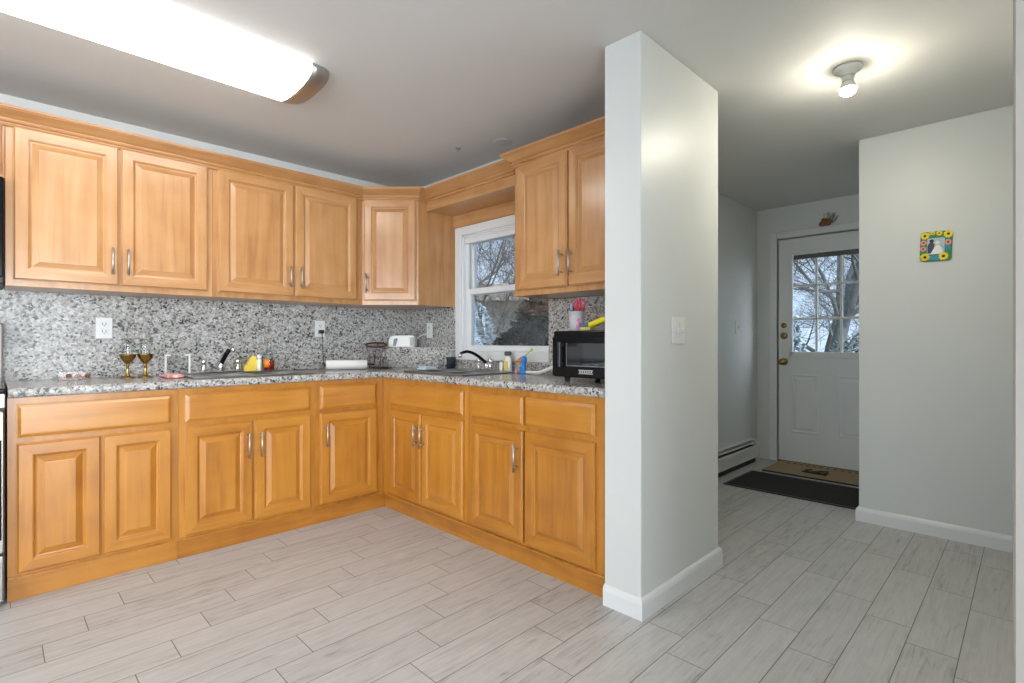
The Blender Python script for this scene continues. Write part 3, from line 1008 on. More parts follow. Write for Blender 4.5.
# ------------------------------------------------------------------ things on the long counter
CZ = CT1 + 0.0005
g = thing('glass_dish', 'small rectangular glass dish with pink and brown contents, near the range', 'dish', (0.30, 3.50, CZ))
b = MB()
x0, x1, y0, y1 = 0.235, 0.365, 3.455, 3.535
b.box((x0, y0, CZ), (x1, y1, CZ + 0.004)).box((x0, y0, CZ + 0.004), (x1, y0 + 0.004, CZ + 0.040)).box((x0, y1 - 0.004, CZ + 0.004), (x1, y1, CZ + 0.040))
b.box((x0, y0 + 0.004, CZ + 0.004), (x0 + 0.004, y1 - 0.004, CZ + 0.040)).box((x1 - 0.004, y0 + 0.004, CZ + 0.004), (x1, y1 - 0.004, CZ + 0.040))
obj('glass_shell', b, clear_m, g)
pink_pc = simple('pink_pieces', (0.55, 0.30, 0.26), 0.35, noise=0.4, nscale=60)
brown_pc = simple('copper_brown_pieces', (0.20, 0.07, 0.03), 0.3, noise=0.5, nscale=45)
for k in range(9):
    u = x0 + 0.016 + 0.0125 * k
    for q, (yy, zz) in enumerate(((y0 + 0.02 + 0.035 * (k % 2), CZ + 0.005), (y0 + 0.040 - 0.02 * (k % 3), CZ + 0.017))):
        b = MB().lathe([(0, 0), (0.010, 0.003), (0.012, 0.009), (0.008, 0.015), (0, 0.017)], (u, yy, zz), 8)
        obj('candy_piece', b, brown_pc if k in (2, 3, 8) else pink_pc, g)


def goblet(label, x, y):
    r_ = thing('goblet', label, 'goblet', (x, y, CZ), 'brass goblets')
    b_ = MB().lathe([(0.0, 0), (0.036, 0), (0.037, 0.003), (0.030, 0.006), (0.012, 0.012), (0.0085, 0.022), (0.0065, 0.045), (0.0065, 0.062), (0.010, 0.068), (0.008, 0.074),
                     (0.011, 0.080), (0.022, 0.092), (0.033, 0.108), (0.039, 0.126), (0.0395, 0.130), (0.037, 0.130), (0.031, 0.110), (0.0, 0.092)], (x, y, CZ), 28)
    obj('cup', b_, brass_m, r_)
    g_ = MB().lathe([(0.030, 0.111), (0.028, 0.135), (0.0285, 0.18), (0.0285, 0.215), (0.027, 0.215), (0.026, 0.135), (0.0, 0.112)], (x, y, CZ), 24)
    obj('glass_liner', g_, clear_m, r_)


goblet('brass goblet with glass liner, the one nearer the range', 0.520, 3.465)
goblet('brass goblet with glass liner, the one nearer the sink', 0.600, 3.470)

pw = simple('white_plastic', (0.78, 0.78, 0.76), 0.35, noise=0.02)
r = thing('display_frame', 'clear upright holder with white corners beside the left sink', 'frame', (0.745, 3.56, CZ))
b = MB()
fx0, fx1, fy = 0.724, 0.858, 3.635
for xa, xb, x in ((fx0, fx0 + 0.030, fx0), (fx1 - 0.030, fx1, fx1 - 0.011)):
    b = MB().box((x, fy, CZ), (x + 0.011, fy + 0.010, CZ + 0.111), 0.001).box((xa, fy, CZ + 0.111), (xb, fy + 0.010, CZ + 0.122), 0.001)
    obj('corner_bracket', b, pw, r, label='white corner bracket')
obj('clear_panel', MB().box((fx0 + 0.010, fy + 0.003, CZ), (fx1 - 0.010, fy + 0.007, CZ + 0.110)), clear_m, r)

r = thing('dish_cloth', 'folded pink cloth lying at the left end of the left sink', 'cloth', (0.70, 3.42, CZ))
pinkm, pt, pb, po = new_mat('pink_striped_cloth')
ptc = nd(pt, 'ShaderNodeTexCoord')
pwv = nd(pt, 'ShaderNodeTexWave', bands_direction='Y')
pwv.inputs['Scale'].default_value = 14
pwv.inputs['Distortion'].default_value = 1.5
pt.links.new(ptc.outputs['Object'], pwv.inputs['Vector'])
pmx = nd(pt, 'ShaderNodeMix', data_type='RGBA')
pt.links.new(pwv.outputs['Fac'], pmx.inputs[0])
setc(pmx.inputs[6], (0.66, 0.24, 0.23))
setc(pmx.inputs[7], (0.76, 0.56, 0.54))
pt.links.new(pmx.outputs[2], pb.inputs['Base Color'])
pb.inputs['Roughness'].default_value = 0.85
b = MB()
nx, ny = 14, 10
for lay in range(2):
    grid = []
    for i in range(nx + 1):
        row = []
        for j in range(ny + 1):
            u, v_ = i / nx, j / ny
            zz = CZ + 0.008 + 0.008 * lay + 0.003 * math.sin(u * 9 + v_ * 3 + lay) * (0.4 + v_) * 0.6
            row.append(b.v((0.664 + 0.076 * u + 0.008 * lay * v_, 3.27 + (0.20 - 0.025 * lay) * v_ + 0.01 * math.sin(u * 6), zz + 0.004)))
        grid.append(row)
    for i in range(nx):
        for j in range(ny):
            b.face([grid[i][j], grid[i + 1][j], grid[i + 1][j + 1], grid[i][j + 1]], 0, True)
c_ = obj('cloth_fold', b, pinkm, r)
md_ = c_.modifiers.new('thickness', 'SOLIDIFY')
md_.thickness = 0.010

# behind the left sink
ZD = DECK + 0.0005
r = thing('soap_dispenser', 'small clear pump dispenser standing behind the left sink', 'dispenser', (1.135, 3.50, ZD))
r.location = (1.138, 3.588, ZD + 0.0)
WLOC[r.name] = Vector(r.location)
b = MB().lathe([(0.016, 0.001), (0.016, 0.045), (0.008, 0.052), (0.008, 0.06), (0, 0.06)], (1.150, 3.59, ZD), 16)
obj('bottle', b, clear_m, r)
b = MB().tube([(1.150, 3.59, ZD + 0.06), (1.150, 3.59, ZD + 0.082), (1.146, 3.568, ZD + 0.085)], 0.004, 8)
obj('pump', b, simple('olive_pump', (0.35, 0.36, 0.10), 0.4, noise=0.1), r)

b = MB()
ym = simple('yellow_sponge', (0.86, 0.66, 0.10), 0.8, noise=0.12, nscale=80, bump=0.5)
M = Matrix.Translation((1.196, 3.588, ZD + 0.001)) @ Matrix.Rotation(0.12, 4, 'Z')
b = MB(M).prism([(-0.052, 0.0), (0.022, 0.0), (0.032, 0.05), (0.018, 0.092), (0.004, 0.097), (-0.018, 0.070), (-0.030, 0.045), (-0.050, 0.028)], -0.014, 0.014, 'y')
tag(obj('sponge', b, ym), 'bright yellow scouring sponge propped behind the left sink', 'sponge')

r = thing('soap_bottle', 'white squeeze bottle between the yellow sponge and red bottle', 'bottle', (1.233, 3.565, ZD))
b = MB().lathe([(0.0, 0), (0.013, 0.0), (0.014, 0.004), (0.014, 0.068), (0.008, 0.078), (0, 0.078)], (1.233, 3.565, ZD), 20)
obj('bottle', b, simple('pale_green_white_plastic', (0.70, 0.76, 0.68), 0.3, noise=0.05), r)
b = MB().lathe([(0.008, 0.0782), (0.014, 0.084), (0.016, 0.094), (0.012, 0.102), (0, 0.106)], (1.233, 3.565, ZD), 20)
obj('cap', b, pw, r)

r = thing('sauce_bottle', 'tall clear bottle with red liquid and orange label behind left sink', 'bottle', (1.325, 3.57, ZD))
cx_, cy_ = 1.297, 3.572
b = MB().lathe([(0.0, 0.0), (0.033, 0.0), (0.034, 0.004), (0.034, 0.075), (0.028, 0.105), (0.016, 0.150), (0.014, 0.20), (0.016, 0.205), (0.016, 0.212), (0.012, 0.212), (0.010, 0.15), (0.025, 0.10)], (cx_, cy_, ZD), 24)
obj('bottle', b, clear_m, r)
b = MB().lathe([(0.0, 0.005), (0.030, 0.005), (0.031, 0.062), (0, 0.062)], (cx_, cy_, ZD), 24)
obj('red_liquid', b, simple('dark_red_liquid', (0.33, 0.015, 0.008), 0.2, noise=0.1), r)
b = MB().lathe([(0.0165, 0.2125), (0.018, 0.214), (0.018, 0.232), (0.012, 0.236), (0, 0.236)], (cx_, cy_, ZD), 20)
obj('cap', b, simple('grey_tan_cap', (0.45, 0.40, 0.33), 0.4, noise=0.1), r)
b = MB()
N = 8
pts_l = []
for k in range(N + 1):
    a = PI * 0.98 + PI * 0.42 * k / N
    pts_l.append((cx_ + 0.0352 * math.cos(a), cy_ + 0.0352 * math.sin(a)))
lo = [b.v((p[0], p[1], ZD + 0.02)) for p in pts_l]
hi_ = [b.v((p[0], p[1], ZD + 0.074)) for p in pts_l]
for k in range(N):
    b.face([lo[k], lo[k + 1], hi_[k + 1], hi_[k]], 0, True)
lb = obj('paper_label', b, simple('orange_label', (0.85, 0.24, 0.02), 0.5, noise=0.35, nscale=70), r)
sm_ = lb.modifiers.new('thickness', 'SOLIDIFY')
sm_.thickness = 0.0006

# paper roll lying on the counter
r = thing('paper_roll', 'white paper roll lying flat near the counter corner', 'roll', (1.79, 3.43, CZ))
A_, B_ = Vector((1.655, 3.50, CZ + 0.034)), Vector((1.908, 3.385, CZ + 0.034))
dv = (B_ - A_).normalized()
obj('paper', MB().tube([A_, A_ + dv * 0.002, B_ - dv * 0.002, B_], [0.031, 0.033, 0.033, 0.031], 28), simple('white_paper', (0.80, 0.79, 0.77), 0.8, noise=0.03, nscale=30), r)
obj('end_knob', MB().tube([A_ - dv * 0.014, A_ - dv * 0.0005], 0.012, 14), blackmat_m, r)
obj('core_rod', MB().tube([B_ + dv * 0.0005, B_ + dv * 0.05], [0.008, 0.005], 10), blackmat_m, r)
tag(obj('tray', MB(Matrix.Translation((0, 0, 0))).box((1.985, 3.34, CZ), (2.09, 3.47, CZ + 0.010), 0.003), blackmat_m), 'thin dark flat tray right of the paper roll', 'tray')

# brown wicker basket
r = thing('wire_basket', 'brown woven wire basket leaning by the corner ledge', 'basket', (2.035, 3.575, CZ))
bm_ = simple('brown_wire', (0.085, 0.035, 0.022), 0.5, noise=0.3, nscale=40)
cx_, cy_ = 2.085, 3.560
b = MB()
for k in range(18):
    a = 2 * PI * k / 18
    sw = 0.45
    pts_ = []
    for q in range(6):
        f_ = q / 5
        aa = a + sw * f_ * (1 if k % 2 else -1)
        rr_ = 0.050 + 0.026 * math.sin(f_ * PI * 0.55)
        pts_.append((cx_ + rr_ * math.cos(aa), cy_ + rr_ * math.sin(aa), CZ + 0.003 + 0.163 * f_))
    b.tube(pts_, 0.0013, 5)
for zz, rr_ in ((0.003, 0.050), (0.08, 0.067)):
    b.tube([(cx_ + rr_ * math.cos(2 * PI * k / 24), cy_ + rr_ * math.sin(2 * PI * k / 24), CZ + zz) for k in range(24)], 0.0017, 5, closed=True)
obj('wire_body', b, bm_, r)
b = MB().tube([(cx_ + 0.076 * math.cos(2 * PI * k / 28), cy_ + 0.076 * math.sin(2 * PI * k / 28), CZ + 0.172 + 0.016 * math.sin(2 * PI * k / 28 + 0.5)) for k in range(28)], 0.007, 8, closed=True)
obj('rim', b, bm_, r)

# clear bowl in the corner
b = MB().lathe([(0.0, 0.0), (0.022, 0.0), (0.024, 0.004), (0.040, 0.032), (0.044, 0.046), (0.0445, 0.048), (0.042, 0.046), (0.036, 0.032), (0.018, 0.006), (0, 0.006)], (2.03, 3.25, CZ), 28)
tag(obj('glass_bowl', b, clear_m), 'small clear glass bowl on the counter before the corner ledge', 'bowl')

# toaster on the ledge
LZ = CT1 + 0.0006 + 0.157 + 0.0004
r = thing('toaster', 'small rounded white toaster with grey ends on the corner ledge', 'toaster', (2.30, 3.50, LZ))
M = Matrix.Translation((2.302, 3.522, LZ)) @ Matrix.Rotation(-PI / 4 - 0.05, 4, 'Z')
gm = simple('grey_plastic', (0.16, 0.18, 0.20), 0.4, noise=0.1)


def rr(w_, h_, rad_l, rad_r, n_=6):
    out = [(-w_ / 2, 0), (w_ / 2, 0)]
    for k in range(n_ + 1):
        a = PI / 2 * k / n_
        out.append((w_ / 2 - rad_r + rad_r * math.cos(a), h_ - rad_r + rad_r * math.sin(a)))
    for k in range(n_ + 1):
        a = PI / 2 + PI / 2 * k / n_
        out.append((-w_ / 2 + rad_l + rad_l * math.cos(a), h_ - rad_l + rad_l * math.sin(a)))
    return out


obj('body', MB(M).prism(rr(0.205, 0.088, 0.045, 0.022), -0.045, 0.045, 'y'), pw, r)
b = MB(M).prism([(-0.068, 0.006), (-0.046, 0.006), (-0.030, 0.060), (-0.040, 0.068), (-0.062, 0.058)], -0.0475, -0.0445, 'y')
obj('grey_panel', b, gm, r)
b = MB(M)
for k in range(4):
    b.box((0.066 + 0.009 * k, -0.047, 0.008), (0.071 + 0.009 * k, -0.0447, 0.074))
obj('vent_slots', b, gm, r)
b = MB().tube(smooth_pts([(2.385, 3.455, LZ + 0.06), (2.40, 3.43, LZ + 0.085), (2.425, 3.39, LZ + 0.10), (2.428, 3.37, LZ + 0.108), (2.435, 3.36, LZ + 0.108)]), 0.004, 6)
obj('power_cable', b, pw, r)

# ------------------------------------------------------------------ things by the window sink
r = thing('plastic_tub', 'clear plastic container with smoky blue inset, corner end of window sink', 'container', (2.325, 2.93, CZ))
b = MB().lathe([(0.0, 0), (0.022, 0.0), (0.026, 0.088), (0.028, 0.092), (0.025, 0.090), (0.020, 0.004), (0, 0.004)], (2.335, 3.070, CZ), 24)
obj('clear_cup', b, clear_m, r)
b = MB().lathe([(0.0, 0), (0.029, 0.0), (0.034, 0.076), (0.038, 0.078), (0.038, 0.084), (0.0, 0.084)], (2.388, 3.022, CZ), 24)
obj('blue_cup', b, smoke_m, r)
tag(obj('dish_cloth', MB().box((2.13, 2.975, CZ), (2.23, 3.085, CZ + 0.012), 0.004, 2).box((2.14, 2.985, CZ + 0.0121), (2.225, 3.075, CZ + 0.022), 0.004, 2), simple('pale_blue_cloth', (0.55, 0.70, 0.80), 0.8, noise=0.08, nscale=40, bump=0.3)),
    'pale blue folded cloth at the corner end of the window sink', 'cloth')

r = thing('soap_bottle', 'clear soap bottle with yellow label and dark cap under the window', 'bottle', (2.405, 2.39, CZ))
cx_, cy_ = 2.395, 2.432
obj('bottle', MB().lathe([(0.0, 0), (0.027, 0), (0.029, 0.004), (0.029, 0.085), (0.018, 0.098), (0.014, 0.105), (0, 0.105)], (cx_, cy_, CZ), 24, sx=0.7), simple('milky_clear_plastic', (0.72, 0.74, 0.68), 0.25, noise=0.05), r)
obj('cap', MB().lathe([(0.020, 0.106), (0.024, 0.110), (0.024, 0.130), (0.020, 0.134), (0, 0.134)], (cx_, cy_, CZ), 20), simple('dark_brown_cap', (0.07, 0.055, 0.05), 0.4, noise=0.1), r)
obj('paper_label', MB().box((cx_ - 0.0225, cy_ - 0.018, CZ + 0.012), (cx_ - 0.0195, cy_ + 0.018, CZ + 0.07), 0.0005), simple('yellow_label', (0.75, 0.58, 0.12), 0.5, noise=0.3, nscale=70), r)
r = thing('soap_bottle', 'slim white bottle standing between the window faucet and yellow-label bottle', 'bottle', (2.40, 2.475, CZ))
obj('bottle', MB().lathe([(0.0, 0), (0.014, 0), (0.015, 0.003), (0.014, 0.055), (0.007, 0.062), (0, 0.062)], (2.398, 2.497, CZ), 16), pw, r)
obj('cap', MB().lathe([(0.006, 0.062), (0.006, 0.076), (0, 0.078)], (2.398, 2.497, CZ), 12), simple('grey_nozzle', (0.4, 0.4, 0.4), 0.4, noise=0.1), r)

r = thing('toy', 'blue plastic toy with orange beak and green stem on the counter', 'toy', (2.33, 2.22, CZ))
blm = simple('blue_plastic', (0.02, 0.22, 0.62), 0.35, noise=0.1)
orm = simple('orange_plastic', (0.85, 0.16, 0.01), 0.35, noise=0.1)
grm = simple('lime_green_plastic', (0.32, 0.62, 0.04), 0.35, noise=0.2, nscale=60)
cx_, cy_ = 2.33, 2.235
b = MB().lathe([(0.0, 0.0), (0.030, 0.0), (0.031, 0.006), (0.022, 0.016), (0.015, 0.030), (0.014, 0.060), (0.018, 0.070), (0.021, 0.085), (0.018, 0.100), (0.010, 0.108), (0, 0.110)], (cx_, cy_ - 0.01, CZ), 18)
b.tube([(cx_, cy_ + 0.005, CZ + 0.018), (cx_ - 0.004, cy_ - 0.004, CZ + 0.055)], [0.016, 0.012], 10)
obj('body', b, blm, r)
obj('beak', MB().tube([(cx_ - 0.005, cy_ + 0.004, CZ + 0.088), (cx_ - 0.010, cy_ + 0.028, CZ + 0.078), (cx_ - 0.012, cy_ + 0.046, CZ + 0.066)], [0.015, 0.012, 0.004], 12), orm, r)
b = MB().tube([(cx_, cy_ - 0.014, CZ + 0.105), (cx_ + 0.004, cy_ - 0.038, CZ + 0.124), (cx_ + 0.006, cy_ - 0.060, CZ + 0.142)], [0.0045, 0.004, 0.004], 8)
for dy_, dz_ in ((-0.018, 0.016), (-0.024, 0.004), (-0.004, 0.018), (-0.016, -0.006)):
    b.tube([(cx_ + 0.006, cy_ - 0.060, CZ + 0.142), (cx_ + 0.006, cy_ - 0.060 + dy_, CZ + 0.142 + dz_)], [0.004, 0.002], 6)
obj('stem', b, grm, r)
obj('pink_band', MB().box((cx_ - 0.03, cy_ + 0.024, CZ), (cx_ - 0.012, cy_ + 0.044, CZ + 0.022), 0.004, 2), simple('pink_plastic', (0.75, 0.30, 0.42), 0.4, noise=0.1), r)

b = MB()
sp_ = smooth_pts([(2.300, 2.175, CZ + 0.012), (2.297, 2.13, CZ + 0.012), (2.294, 2.07, CZ + 0.014), (2.29, 2.01, CZ + 0.030), (2.295, 1.945, CZ + 0.054), (2.30, 1.88, CZ + 0.080)], 4)
b.tube(sp_, [0.0095 + 0.003 * (i / len(sp_)) for i in range(len(sp_))], 10)
tag(obj('utensil', b, pw), 'long white curved utensil handle lying between toy and microwave', 'utensil')

# counter microwave
r = thing('countertop_microwave', 'black microwave oven on the counter against the partition', 'microwave', (2.19, 1.51, CZ))
mx0, mx1, my0, my1, mz0, mz1 = 2.00, 2.36, 1.30, 1.715, CZ + 0.022, 1.166
obj('body', MB().box((mx0 + 0.012, my0, mz0), (mx1, my1, mz1), 0.006, 2), black_m, r)
for x in (mx0 + 0.05, mx1 - 0.05):
    for y in (my0 + 0.05, my1 - 0.06):
        obj('foot', MB().lathe([(0.012, 0), (0.016, 0.0215), (0, 0.0215)], (x, y, CZ), 12), blackmat_m, r)
dr = obj('door', MB().box((mx0, my0 + 0.002, mz0 + 0.004), (mx0 + 0.0115, my1 - 0.002, mz1 - 0.030), 0.003), black_m, r)
obj('door_glass', MB().box((mx0 - 0.002, my0 + 0.02, mz0 + 0.062), (mx0 + 0.0005, 1.615, mz1 - 0.062), 0.0006), simple('dark_reflective_glass', (0.010, 0.012, 0.016), 0.05, noise=0.05, spec=0.75), dr)
obj('door_handle', MB().box((mx0 - 0.030, 1.638, mz0 + 0.05), (mx0 - 0.014, 1.655, mz1 - 0.055), 0.004, 2).box((mx0 - 0.016, 1.641, mz0 + 0.06), (mx0 + 0.001, 1.652, mz0 + 0.075)).box((mx0 - 0.016, 1.641, mz1 - 0.08), (mx0 + 0.001, 1.652, mz1 - 0.065)), simple('dark_chrome', (0.06, 0.06, 0.065), 0.3, 0.6, noise=0.05), dr)
obj('door_frame', MB().box((mx0 - 0.003, 1.617, mz0 + 0.06), (mx0 + 0.0003, 1.622, mz1 - 0.06)).box((mx0 - 0.003, my0 + 0.02, mz0 + 0.056), (mx0 + 0.0003, 1.622, mz0 + 0.060)), simple('dull_steel_trim', (0.30, 0.31, 0.33), 0.3, 0.8, noise=0.05), dr)
b = MB().box((mx0 - 0.0012, 1.462, mz0 + 0.036), (mx0 + 0.0003, 1.545, mz0 + 0.040)).box((mx0 - 0.0012, 1.462, mz0 + 0.021), (mx0 + 0.0003, 1.545, mz0 + 0.0245))
for k in range(6):
    yy = 1.541 - 0.0135 * k
    b.box((mx0 - 0.0012, yy - 0.0075, mz0 + 0.027), (mx0 + 0.0003, yy, mz0 + 0.034))
obj('badge', b, simple('silver_badge', (0.62, 0.63, 0.64), 0.35, 0.3, noise=0.05), dr)

# cup of pens on the microwave
MZ = mz1 + 0.0004
r = thing('pencil_cup', 'grey cup with pink pattern on the microwave', 'cup', (2.13, 1.665, MZ))
ccx, ccy = 2.12, 1.650
obj('cup', MB().lathe([(0.0, 0), (0.036, 0), (0.038, 0.003), (0.041, 0.100), (0.038, 0.100), (0.035, 0.006), (0, 0.006)], (ccx, ccy, MZ), 28), simple('grey_cup', (0.46, 0.46, 0.50), 0.4, noise=0.12, nscale=30), r)
b = MB()
for k, (a0, z0_, s_) in enumerate(((4.05, 0.055, 0.011), (4.2, 0.035, 0.012), (3.95, 0.020, 0.010), (4.35, 0.016, 0.010))):
    b.lathe([(s_, 0), (s_ * 0.8, 0.003), (0, 0.004)], (0, 0, 0), 10) if False else None
    M = Matrix.Translation((ccx + 0.0385 * math.cos(a0), ccy + 0.0385 * math.sin(a0), MZ + z0_)) @ Matrix.Rotation(a0, 4, 'Z') @ Matrix.Rotation(PI / 2, 4, 'Y')
    for q in range(5):
        c5, s5 = math.cos(q * 2 * PI / 5), math.sin(q * 2 * PI / 5)
        MM = M @ Matrix.Translation((c5 * s_ * 0.6, s5 * s_ * 0.6, 0))
        keep = b.M
        b.M = MM
        b.lathe([(0.0055, -0.002), (0.0055, 0.0022), (0.003, 0.0032), (0, 0.0034)], n=10)
        b.M = keep
obj('pink_flowers', b, simple('pink_print', (0.66, 0.22, 0.42), 0.5, noise=0.2, nscale=50), r)
# scissors
redm = simple('magenta_red_plastic', (0.62, 0.03, 0.10), 0.35, noise=0.15)


def ring(b_, c, ru, rz, tilt, rad):
    pts_ = []
    for k in range(18):
        a = 2 * PI * k / 18
        u = ru * math.cos(a) * math.cos(tilt) - rz * math.sin(a) * math.sin(tilt)
        z_ = ru * math.cos(a) * math.sin(tilt) + rz * math.sin(a) * math.cos(tilt)
        pts_.append((c[0] + u * S2 * 0.98, c[1] - u * S2 * 0.98, c[2] + z_))
    b_.tube(pts_, rad, 8, closed=True)


r = thing('scissors', 'magenta-handled scissors standing in the cup on the microwave', 'scissors', (ccx, ccy - 0.005, MZ + 0.008))
b = MB()
ring(b, (ccx - 0.002, ccy - 0.002, MZ + 0.130), 0.013, 0.022, 0.15, 0.0045)
ring(b, (ccx + 0.018, ccy - 0.022, MZ + 0.138), 0.013, 0.023, -0.2, 0.0045)
obj('handles', b, redm, r)
obj('blades', MB().tube([(ccx + 0.002, ccy - 0.004, MZ + 0.108), (ccx + 0.004, ccy - 0.006, MZ + 0.012)], [0.006, 0.003], 8), steel_m, r)


def pen(label, dx_, dy_, tx, ty, h_, body, cap):
    p_ = thing('pen', label, 'pen', (ccx + dx_, ccy + dy_, MZ + 0.008), 'pens in the cup')
    A0, A1 = Vector((ccx + dx_, ccy + dy_, MZ + 0.010)), Vector((ccx + tx, ccy + ty, MZ + h_))
    mid = A0.lerp(A1, 0.72)
    obj('barrel', MB().tube([A0, mid], 0.0052, 10), body, p_)
    obj('cap', MB().tube([mid, A0.lerp(A1, 0.97), A1], [0.0060, 0.0060, 0.004], 10), cap, p_)


lbm = simple('pale_blue_plastic', (0.30, 0.45, 0.68), 0.35, noise=0.1)
pum = simple('purple_plastic', (0.12, 0.06, 0.40), 0.35, noise=0.1)
pen('pale blue capped pen at the window side of the cup', -0.006, 0.010, -0.020, 0.022, 0.140, blackmat_m, lbm)
pen('white and black pen leaning in the cup', 0.004, 0.014, -0.006, 0.024, 0.132, pw, blackmat_m)
pen('purple marker standing tall in the cup', 0.010, -0.008, 0.012, -0.012, 0.166, pum, pum)
pen('orange-red marker at the back of the cup', 0.012, 0.006, 0.008, 0.004, 0.172, orm, simple('coral_plastic', (0.72, 0.12, 0.08), 0.4, noise=0.1))
pen('red marker leaning right in the cup', 0.014, -0.014, 0.026, -0.028, 0.128, redm, redm)

# yellow tool beside the cup
yl = simple('yellow_plastic', (0.82, 0.72, 0.02), 0.35, noise=0.1)
r = thing('glue_gun', 'yellow plastic hand tool lying on the microwave beside the cup', 'tool', (2.12, 1.53, MZ))
b = MB().tube(smooth_pts([(2.10, 1.555, MZ + 0.028), (2.10, 1.53, MZ + 0.034), (2.10, 1.50, MZ + 0.044), (2.10, 1.470, MZ + 0.052), (2.10, 1.43, MZ + 0.058)], 3), 0.015, 12)
obj('grip', b, yl, r)
obj('base_pad', MB().box((2.075, 1.535, MZ + 0.0005), (2.125, 1.600, MZ + 0.018), 0.006, 2), simple('pale_yellow_plastic', (0.72, 0.62, 0.22), 0.4, noise=0.15), r)
obj('dark_jaw', MB().box((2.08, 1.552, MZ + 0.019), (2.12, 1.604, MZ + 0.040), 0.004, 2), simple('slate_plastic', (0.08, 0.14, 0.18), 0.4, noise=0.1), r)
obj('wire', MB().tube(smooth_pts([(2.16, 1.60, MZ + 0.092), (2.16, 1.56, MZ + 0.080), (2.15, 1.52, MZ + 0.072), (2.11, 1.48, MZ + 0.066)]), 0.0026, 6), simple('tan_cord', (0.62, 0.50, 0.28), 0.6, noise=0.1), r)

# ------------------------------------------------------------------ ceiling fixtures
r = thing('ceiling_light', 'long fluorescent ceiling light with curved white lens and nickel ends', 'ceiling light', (0.5, 2.49, CEIL), 'ceiling lights')
fx0, fx1, fyc, fw = -0.20, 1.018, 2.487, 0.405


def arc(w_, d_, n_=14):
    return [(fyc + w_ / 2 * math.cos(PI * k / n_), CEIL - 0.014 - d_ * math.sin(PI * k / n_) ** 0.75) for k in range(n_ + 1)]


obj('housing', MB().box((fx0, fyc - fw / 2 + 0.004, CEIL - 0.013), (fx1, fyc + fw / 2 - 0.004, CEIL - 0.0005)), white_m, r)
b = MB()
pr = arc(fw, 0.056)
lo = [b.v((fx0, p[0], p[1])) for p in pr]
hi_ = [b.v((fx1, p[0], p[1])) for p in pr]
for k in range(len(pr) - 1):
    b.face([lo[k], lo[k + 1], hi_[k + 1], hi_[k]], 0, True)
obj('lens', b, lens_m, r, label='glowing white curved lens')
for xa, xb, s_ in ((fx1, fx1 + 0.095, 1), (fx0, fx0 - 0.095, -1)):
    b = MB()
    rings_ = []
    for f_, sc_ in ((0, 1.03), (0.25, 1.02), (0.55, 0.95), (0.8, 0.80), (0.95, 0.60), (1.0, 0.45)):
        pr = arc(fw * (0.70 + 0.305 * sc_), 0.058 * (0.35 + 0.65 * sc_))
        x = xa + (xb - xa) * f_
        rings_.append([b.v((x, p[0], p[1])) for p in pr] + [b.v((x, pr[-1][0], CEIL - 0.0005)), b.v((x, pr[0][0], CEIL - 0.0005))])
    for a_, c_ in zip(rings_, rings_[1:]):
        n_ = len(a_)
        for k in range(n_):
            b.face([a_[k], a_[(k + 1) % n_], c_[(k + 1) % n_], c_[k]], 0, k < n_ - 3)
    b.face(rings_[0]); b.face(rings_[-1])
    obj('end_cap', b, nickel_m, r)

r = thing('ceiling_light', 'bare round bulb in a white porcelain lampholder on the hall ceiling', 'ceiling light', (2.765, 0.595, CEIL), 'ceiling lights')
por = simple('porcelain', (0.78, 0.77, 0.72), 0.25, noise=0.02)
lx, ly = 2.765, 0.595
obj('lampholder', MB().lathe([(0.058, -0.0005), (0.060, -0.008), (0.056, -0.014), (0.040, -0.020), (0.032, -0.032), (0.026, -0.038), (0.025, -0.062), (0, -0.062)], (lx, ly, CEIL), 32), por, r)
obj('socket_ring', MB().lathe([(0.0265, -0.040), (0.0265, -0.044)], (lx, ly, CEIL), 24), nickel_m, r)
obj('bulb', MB().lathe([(0.0, -0.128), (0.016, -0.126), (0.028, -0.117), (0.034, -0.104), (0.0345, -0.100), (0.0, -0.100)], (lx, ly, CEIL), 24), bulb_m, r, label='glowing round bulb')
obj('bulb_neck', MB().lathe([(0.0346, -0.0998), (0.0345, -0.096), (0.032, -0.086), (0.024, -0.070), (0.020, -0.0622)], (lx, ly, CEIL), 24), por, r)

b = MB().lathe([(0.060, -0.0003), (0.060, -0.0025), (0.056, -0.003), (0.0, -0.003)], (2.27, 2.35, CEIL), 32)
tag(obj('ceiling_patch', b, simple('ceiling_patch_paint', (0.58, 0.57, 0.56), 0.7, noise=0.05, nscale=30)), 'round painted-over patch on the ceiling near the window', 'ceiling patch')
b = MB().lathe([(0.018, -0.0003), (0.017, -0.004), (0.004, -0.006), (0.004, -0.018), (0, -0.018)], (2.137, 2.63, CEIL), 16)
tag(obj('ceiling_hook', b, nickel_m), 'tiny metal hook in the ceiling above the window sink', 'hook')

# ------------------------------------------------------------------ hallway things
r = thing('baseboard_heater', 'ivory baseboard heater along the wall left of the entrance door', 'heater', (4.1, 1.83, 0))
hx0_, hx1_ = 2.9, 5.02
hy_ = HY - 0.001
obj('back_plate', MB().box((hx0_, hy_ - 0.006, 0.045), (hx1_, hy_, 0.205)), heater_m, r)
obj('top_cover', MB().prism([(hy_ - 0.006, 0.205), (hy_ - 0.034, 0.203), (hy_ - 0.034, 0.199), (hy_ - 0.006, 0.200)], hx0_, hx1_, 'x'), heater_m, r)
obj('damper', MB().prism([(hy_ - 0.045, 0.184), (hy_ - 0.054, 0.179), (hy_ - 0.054, 0.176), (hy_ - 0.045, 0.180)], hx0_, hx1_, 'x'), heater_m, r)
obj('front_panel', MB().prism([(hy_ - 0.066, 0.045), (hy_ - 0.070, 0.048), (hy_ - 0.070, 0.152), (hy_ - 0.065, 0.160), (hy_ - 0.062, 0.158), (hy_ - 0.066, 0.150), (hy_ - 0.062, 0.045)], hx0_, hx1_, 'x'), heater_m, r)
